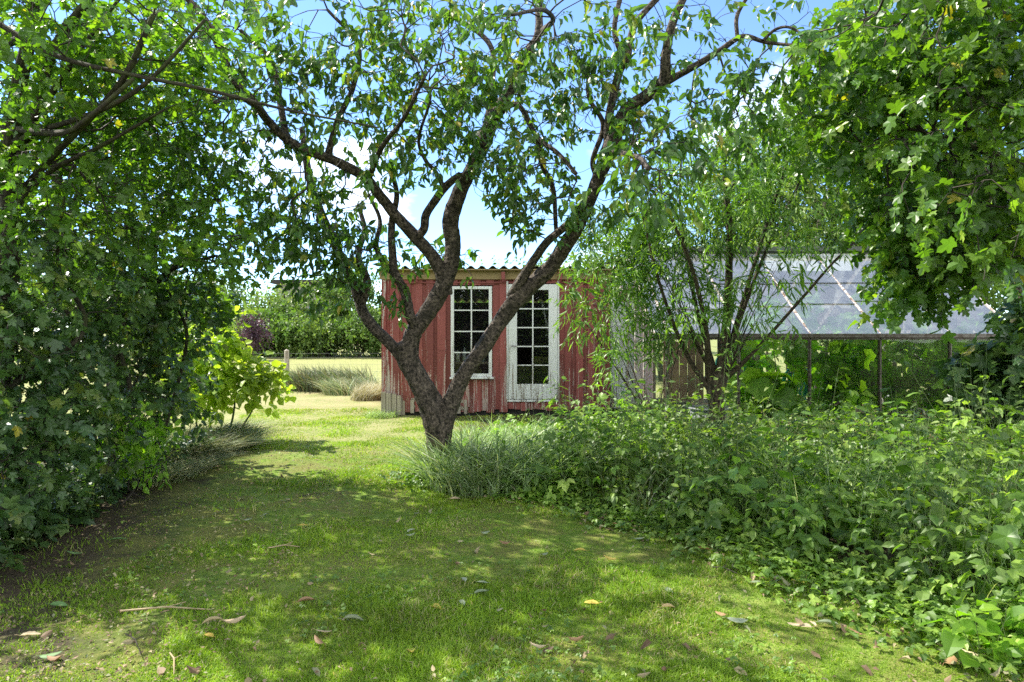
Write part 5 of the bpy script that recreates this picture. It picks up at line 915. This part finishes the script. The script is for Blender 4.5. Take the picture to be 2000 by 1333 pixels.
FL = [(713, 973, 'grey', .3, .13, 'flat', 'lying highest up the lawn left of the wild bed'), (890, 972, 'tan', .2, .14, 'torn', 'at the foot of the tall grass by the trunk'), (995, 983, 'tan', 2.9, .12, 'flat', 'at the bed edge right of the trunk grass'), (803, 1046, 'grey', .8, .10, 'cupped', 'upper of the touching pair in mid lawn'), (803, 1058, 'grey', .1, .09, 'rolled', 'lower of the touching pair in mid lawn'), (948, 1046, 'grey', .4, .09, 'cupped', 'alone in the middle of the lawn'), (985, 1064, 'brown', 2.8, .12, 'rolled', 'right of the middle of the lawn'), (1064, 1082, 'grey', .9, .09, 'cupped', 'just above the yellow rolled leaves'), (1132, 1075, 'yellow', 3.0, .12, 'rolled', 'upper one of the yellow pair'), (1190, 1094, 'yellow', 2.8, .12, 'rolled', 'lower right one of the yellow pair'), (1250, 1050, 'grey', .1, .12, 'flat', 'close to the bed edge above the yellow pair'), (1330, 1050, 'brown', .2, .14, 'curled', 'against the bed edge in a small heap'), (1245, 1027, 'tan', .1, .12, 'flat', 'tucked under the bed plants in the middle'), (1200, 1022, 'brown', 2.2, .09, 'rolled', 'small, under the bed plants'), (1372, 1078, 'brown', 3.0, .13, 'rolled', 'below the small brown heap'), (1455, 1075, 'brown', .4, .13, 'curled', 'deeper in the bed edge on the right'), (905, 1138, 'grey', 1.9, .11, 'folded', 'left one of the grey group of four'), (940, 1143, 'grey', 2.7, .11, 'flat', 'upper right one of the grey group of four'), (940, 1162, 'grey', .2, .12, 'folded', 'lower right one of the grey group of four'), (902, 1180, 'grey', 2.0, .10, 'folded', 'lowest of the grey group of four'), (1303, 1160, 'grey', 2.2, .11, 'standing', 'pale, standing up below the mossy patch'), (1440, 1213, 'grey', .05, .15, 'large flat', 'largest, in the lower right'), (1615, 1211, 'grey', 2.8, .16, 'large folded', 'beside three small tan leaves'), (1305, 1191, 'tan', .15, .11, 'rolled', 'under the standing grey leaf'), (1407, 1202, 'brown', 2.6, .08, 'small', 'left of the largest grey leaf'), (1550, 1217, 'tan', 2.5, .09, 'pale', 'left of the three small tan leaves'), (1570, 1220, 'tan', 2.4, .11, 'narrow', 'middle of the three small tan leaves'), (1587, 1212, 'tan', 1.8, .07, 'small', 'right of the three small tan leaves'), (1670, 1228, 'brown', 2.5, .09, 'narrow', 'right of the large folded grey leaf'), (598, 1187, 'brown', .35, .13, 'torn curled', 'left of centre in the foreground'), (850, 1190, 'yellow', 2.4, .13, 'split curled', 'below the grey group of four'), (1155, 1184, 'yellow', 3.0, .11, 'flat', 'in the centre right of the lawn'), (415, 1228, 'tan', .3, .14, 'long rolled', 'lower left, beside the straight rolled one'), (460, 1228, 'tan', .6, .15, 'straight rolled', 'lower left, tilted upward'), (408, 1255, 'yellow', 2.6, .09, 'spotted', 'below the two rolled tan leaves'), (690, 1221, 'grey', 0, .15, 'tightly rolled', 'left of the lower middle'), (632, 1240, 'tan', .4, .11, 'flat', 'above the brown one in the lower left middle'), (622, 1258, 'brown', 2.4, .11, 'cupped', 'in the lower left middle'), (802, 1283, 'yellow', 1.9, .12, 'torn', 'at the lower centre'), (1125, 1265, 'brown', .4, .12, 'rolled', 'at the lower centre right'), (1050, 1277, 'tan', 2.9, .11, 'rolled', 'left of the rolled brown one at lower centre'), (100, 1285, 'green', .2, .13, 'large', 'in the lower left corner'), (105, 1294, 'brown', 2.8, .12, 'curled', 'under the large green one in the lower left corner'), (145, 1085, 'green', .2, .13, 'flat', 'on bare soil at the left'), (232, 1062, 'green', .5, .16, 'crumpled', 'crumpled green heap on bare soil at the left'), (115, 1176, 'green', .1, .13, 'narrow', 'on the soil at the far left'), (60, 1238, 'tan', .4, .12, 'narrow', 'at the lower left edge'), (1520, 1130, 'grey', .6, .15, 'crumpled', 'in the heap at the bed edge on the right'), (1480, 1137, 'grey', 2.7, .12, 'folded', 'left end of the heap at the bed edge on the right'), (1560, 1135, 'yellow', 2.7, .12, 'torn', 'right of the heap at the bed edge'), (1615, 1120, 'grey', 2.4, .15, 'long', 'among the strawberry leaves on the right'), (1690, 1197, 'yellow', .3, .10, 'curled', 'under the low plants at the lower right'), (1790, 1218, 'brown', 2.9, .12, 'curled', 'under the dark plants at the lower right'), (1858, 1290, 'brown', .5, .13, 'crumpled', 'lower right corner, left of two'), (1895, 1275, 'tan', 2.1, .12, 'crumpled', 'lower right corner, right of two'), (485, 1024, 'grey', .4, .09, 'cupped', 'upper left part of the lawn'), (520, 1012, 'grey', 1.0, .08, 'small cupped', 'upper left, next to another cupped one'), (592, 1029, 'yellow', .1, .09, 'flat', 'upper left half of the lawn'), (425, 919, 'brown', .1, .12, 'flat', 'beside the long grass on the path edge'), (500, 881, 'grey', .2, .12, 'pale', 'farthest up the path by the grass mound')]
cn_ = {'grey': 'grey-green', 'yellow': 'yellow', 'brown': 'brown', 'tan': 'tan', 'green': 'green'}
for k, (px, py, c, a, ln, st, where) in enumerate(FL):
    curl = {'flat': .5, 'rolled': 2.4, 'curled': 1.5, 'cupped': 1.2, 'folded': 1.0}.get(st.split()[-1], .8); where = where[len(st) + 1:] if where.startswith(st) else where
    fallen(px, py, ln, a, 'fl_' + c, curl, '%s %s fallen leaf, %s' % (st, cn_[c], where), 900 + k)
for k, (a, b, rad, lb) in enumerate((((235, 1205), (410, 1202), .006, 'long straight pale twig lying on the lawn at the lower left'), ((525, 1079), (585, 1077), .005, 'short pale twig in the middle left of the lawn'), ((1390, 1117), (1440, 1130), .004, 'thin dark twig at the right bed edge'), ((585, 977), (640, 970), .003, 'tiny dark twig in the upper middle of the lawn'), ((245, 1250), (275, 1290), .003, 'thin curved twig in the lower left grass'), ((332, 1288), (340, 1330), .004, 'thin pale twig at the bottom edge of the lawn'))):
    Ya, Yb = 1.5 * F / (a[1] - HY), 1.5 * F / (b[1] - HY); pa, pb = np.array([X(a[0], Ya), Ya, .03]), np.array([X(b[0], Yb), Yb, .03]); mb = MB(); c = (pa + pb) / 2 + np.array([0, .02, .01])
    mb.tube([pa, c, pb], [rad, rad * .9, rad * .6], 6); mb.tube([c, c + (pb - pa) * .15 + np.array([.01, .04, .01])], rad * .5, 5)
    tag(mb.build('twig', M['fl_tan'] if 'pale' in lb else M['twig'], smooth=True), lb, 'twig', 'twigs on the lawn')
# shaded plants under the shrubs on the left
rr = rng_(98); n = 430; y = rr.uniform(3.6, 8.2, n); x = hedge_edge_x(y) - .25 - np.abs(rr.normal(0, .6, n)); ms, ml = herbs('u', '', x, y, .22 + .2 * rr.random(n), 'lobed', 'dark_leaf', .085, 9, .3, 98); herb_obj('shade_undergrowth', 'dark low leaves and seedlings under the shrubs on the left', 'undergrowth', ml, ms, 'dark_leaf')
# clover and small weeds in the turf
rr = rng_(102); n = 6000; y = 2.8 + 6 * rr.random(n) ** 1.5; x = rr.uniform(-1, 1, n) * y * .75; ok = (x < bed_edge_x(y)) & (x > hedge_edge_x(y)) & (vnoise(x, y, 2.3, 51) > .64); x, y = x[ok], y[ok]; n = len(x); a = rr.uniform(0, 6.28, n); mb = MB()
leaves(mb, 'trifoil', np.stack([x, y, hgt(x, y) + rr.uniform(.015, .04, n)], -1), np.stack([np.cos(a), np.sin(a), rr.normal(0, .2, n)], -1), np.stack([rr.normal(0, .3, n), rr.normal(0, .3, n), np.ones(n)], -1), rr.uniform(.018, .04, n), rr.beta(2, 2, n), rr)
tag(mb.build('clover', M['weed_leaf']), 'small clover and weed leaves growing in patches in the lawn', 'clover', kind='stuff')
# small crumbs: dead leaf scraps on the bare soil and along the bed
rr = rng_(97); n = 5200; y = 2.8 + 6 * rr.random(n) ** 1.6; u = rr.random(n); x = np.where(u < .55, -1.2 - np.abs(rr.normal(0, .9, n)) - .05 * y, np.where(u < .8, bed_edge_x(y) + rr.normal(-.05, .2, n), rr.uniform(-1, 1, n) * y * .6)); ok = (x < bed_edge_x(y) + .4) & (x > -3.9); x, y = x[ok], y[ok]; n = len(x); mb = MB(); a = rr.uniform(0, 6.28, n)
leaves(mb, 'small', np.stack([x, y, hgt(x, y) + rr.uniform(.004, .03, n)], -1), np.stack([np.cos(a), np.sin(a), rr.normal(0, .3, n)], -1), np.stack([rr.normal(0, .5, n), rr.normal(0, .5, n), np.ones(n)], -1), rr.uniform(.010, .032, n), rr.random(n), rr)
n = 260; y = 2.9 + 5 * rr.random(n) ** 1.5; x = np.where(rr.random(n) < .45, bed_edge_x(y) + rr.normal(-.1, .22, n), rr.uniform(-1, 1, n) * y * .7); ok = (x < bed_edge_x(y) + .3) & (x > -3.4); x, y = x[ok], y[ok]; n = len(x); a = rr.uniform(0, 6.28, n)
leaves(mb, 'ovate', np.stack([x, y, hgt(x, y) + rr.uniform(.015, .035, n)], -1), np.stack([np.cos(a), np.sin(a), rr.normal(0, .25, n)], -1), np.stack([rr.normal(0, .6, n), rr.normal(0, .6, n), np.ones(n)], -1), rr.uniform(.03, .065, n), rr.random(n), rr, (-2, 3))
tag(mb.build('leaf_litter', leaf_mat('litter', [(0, (.10, .06, .03)), (.4, (.25, .17, .09)), (.7, (.33, .28, .15)), (1, (.18, .20, .10))], .2, (1, 1, 1), .7)), 'scraps of dead leaf scattered over soil and lawn', 'leaf litter', kind='stuff')
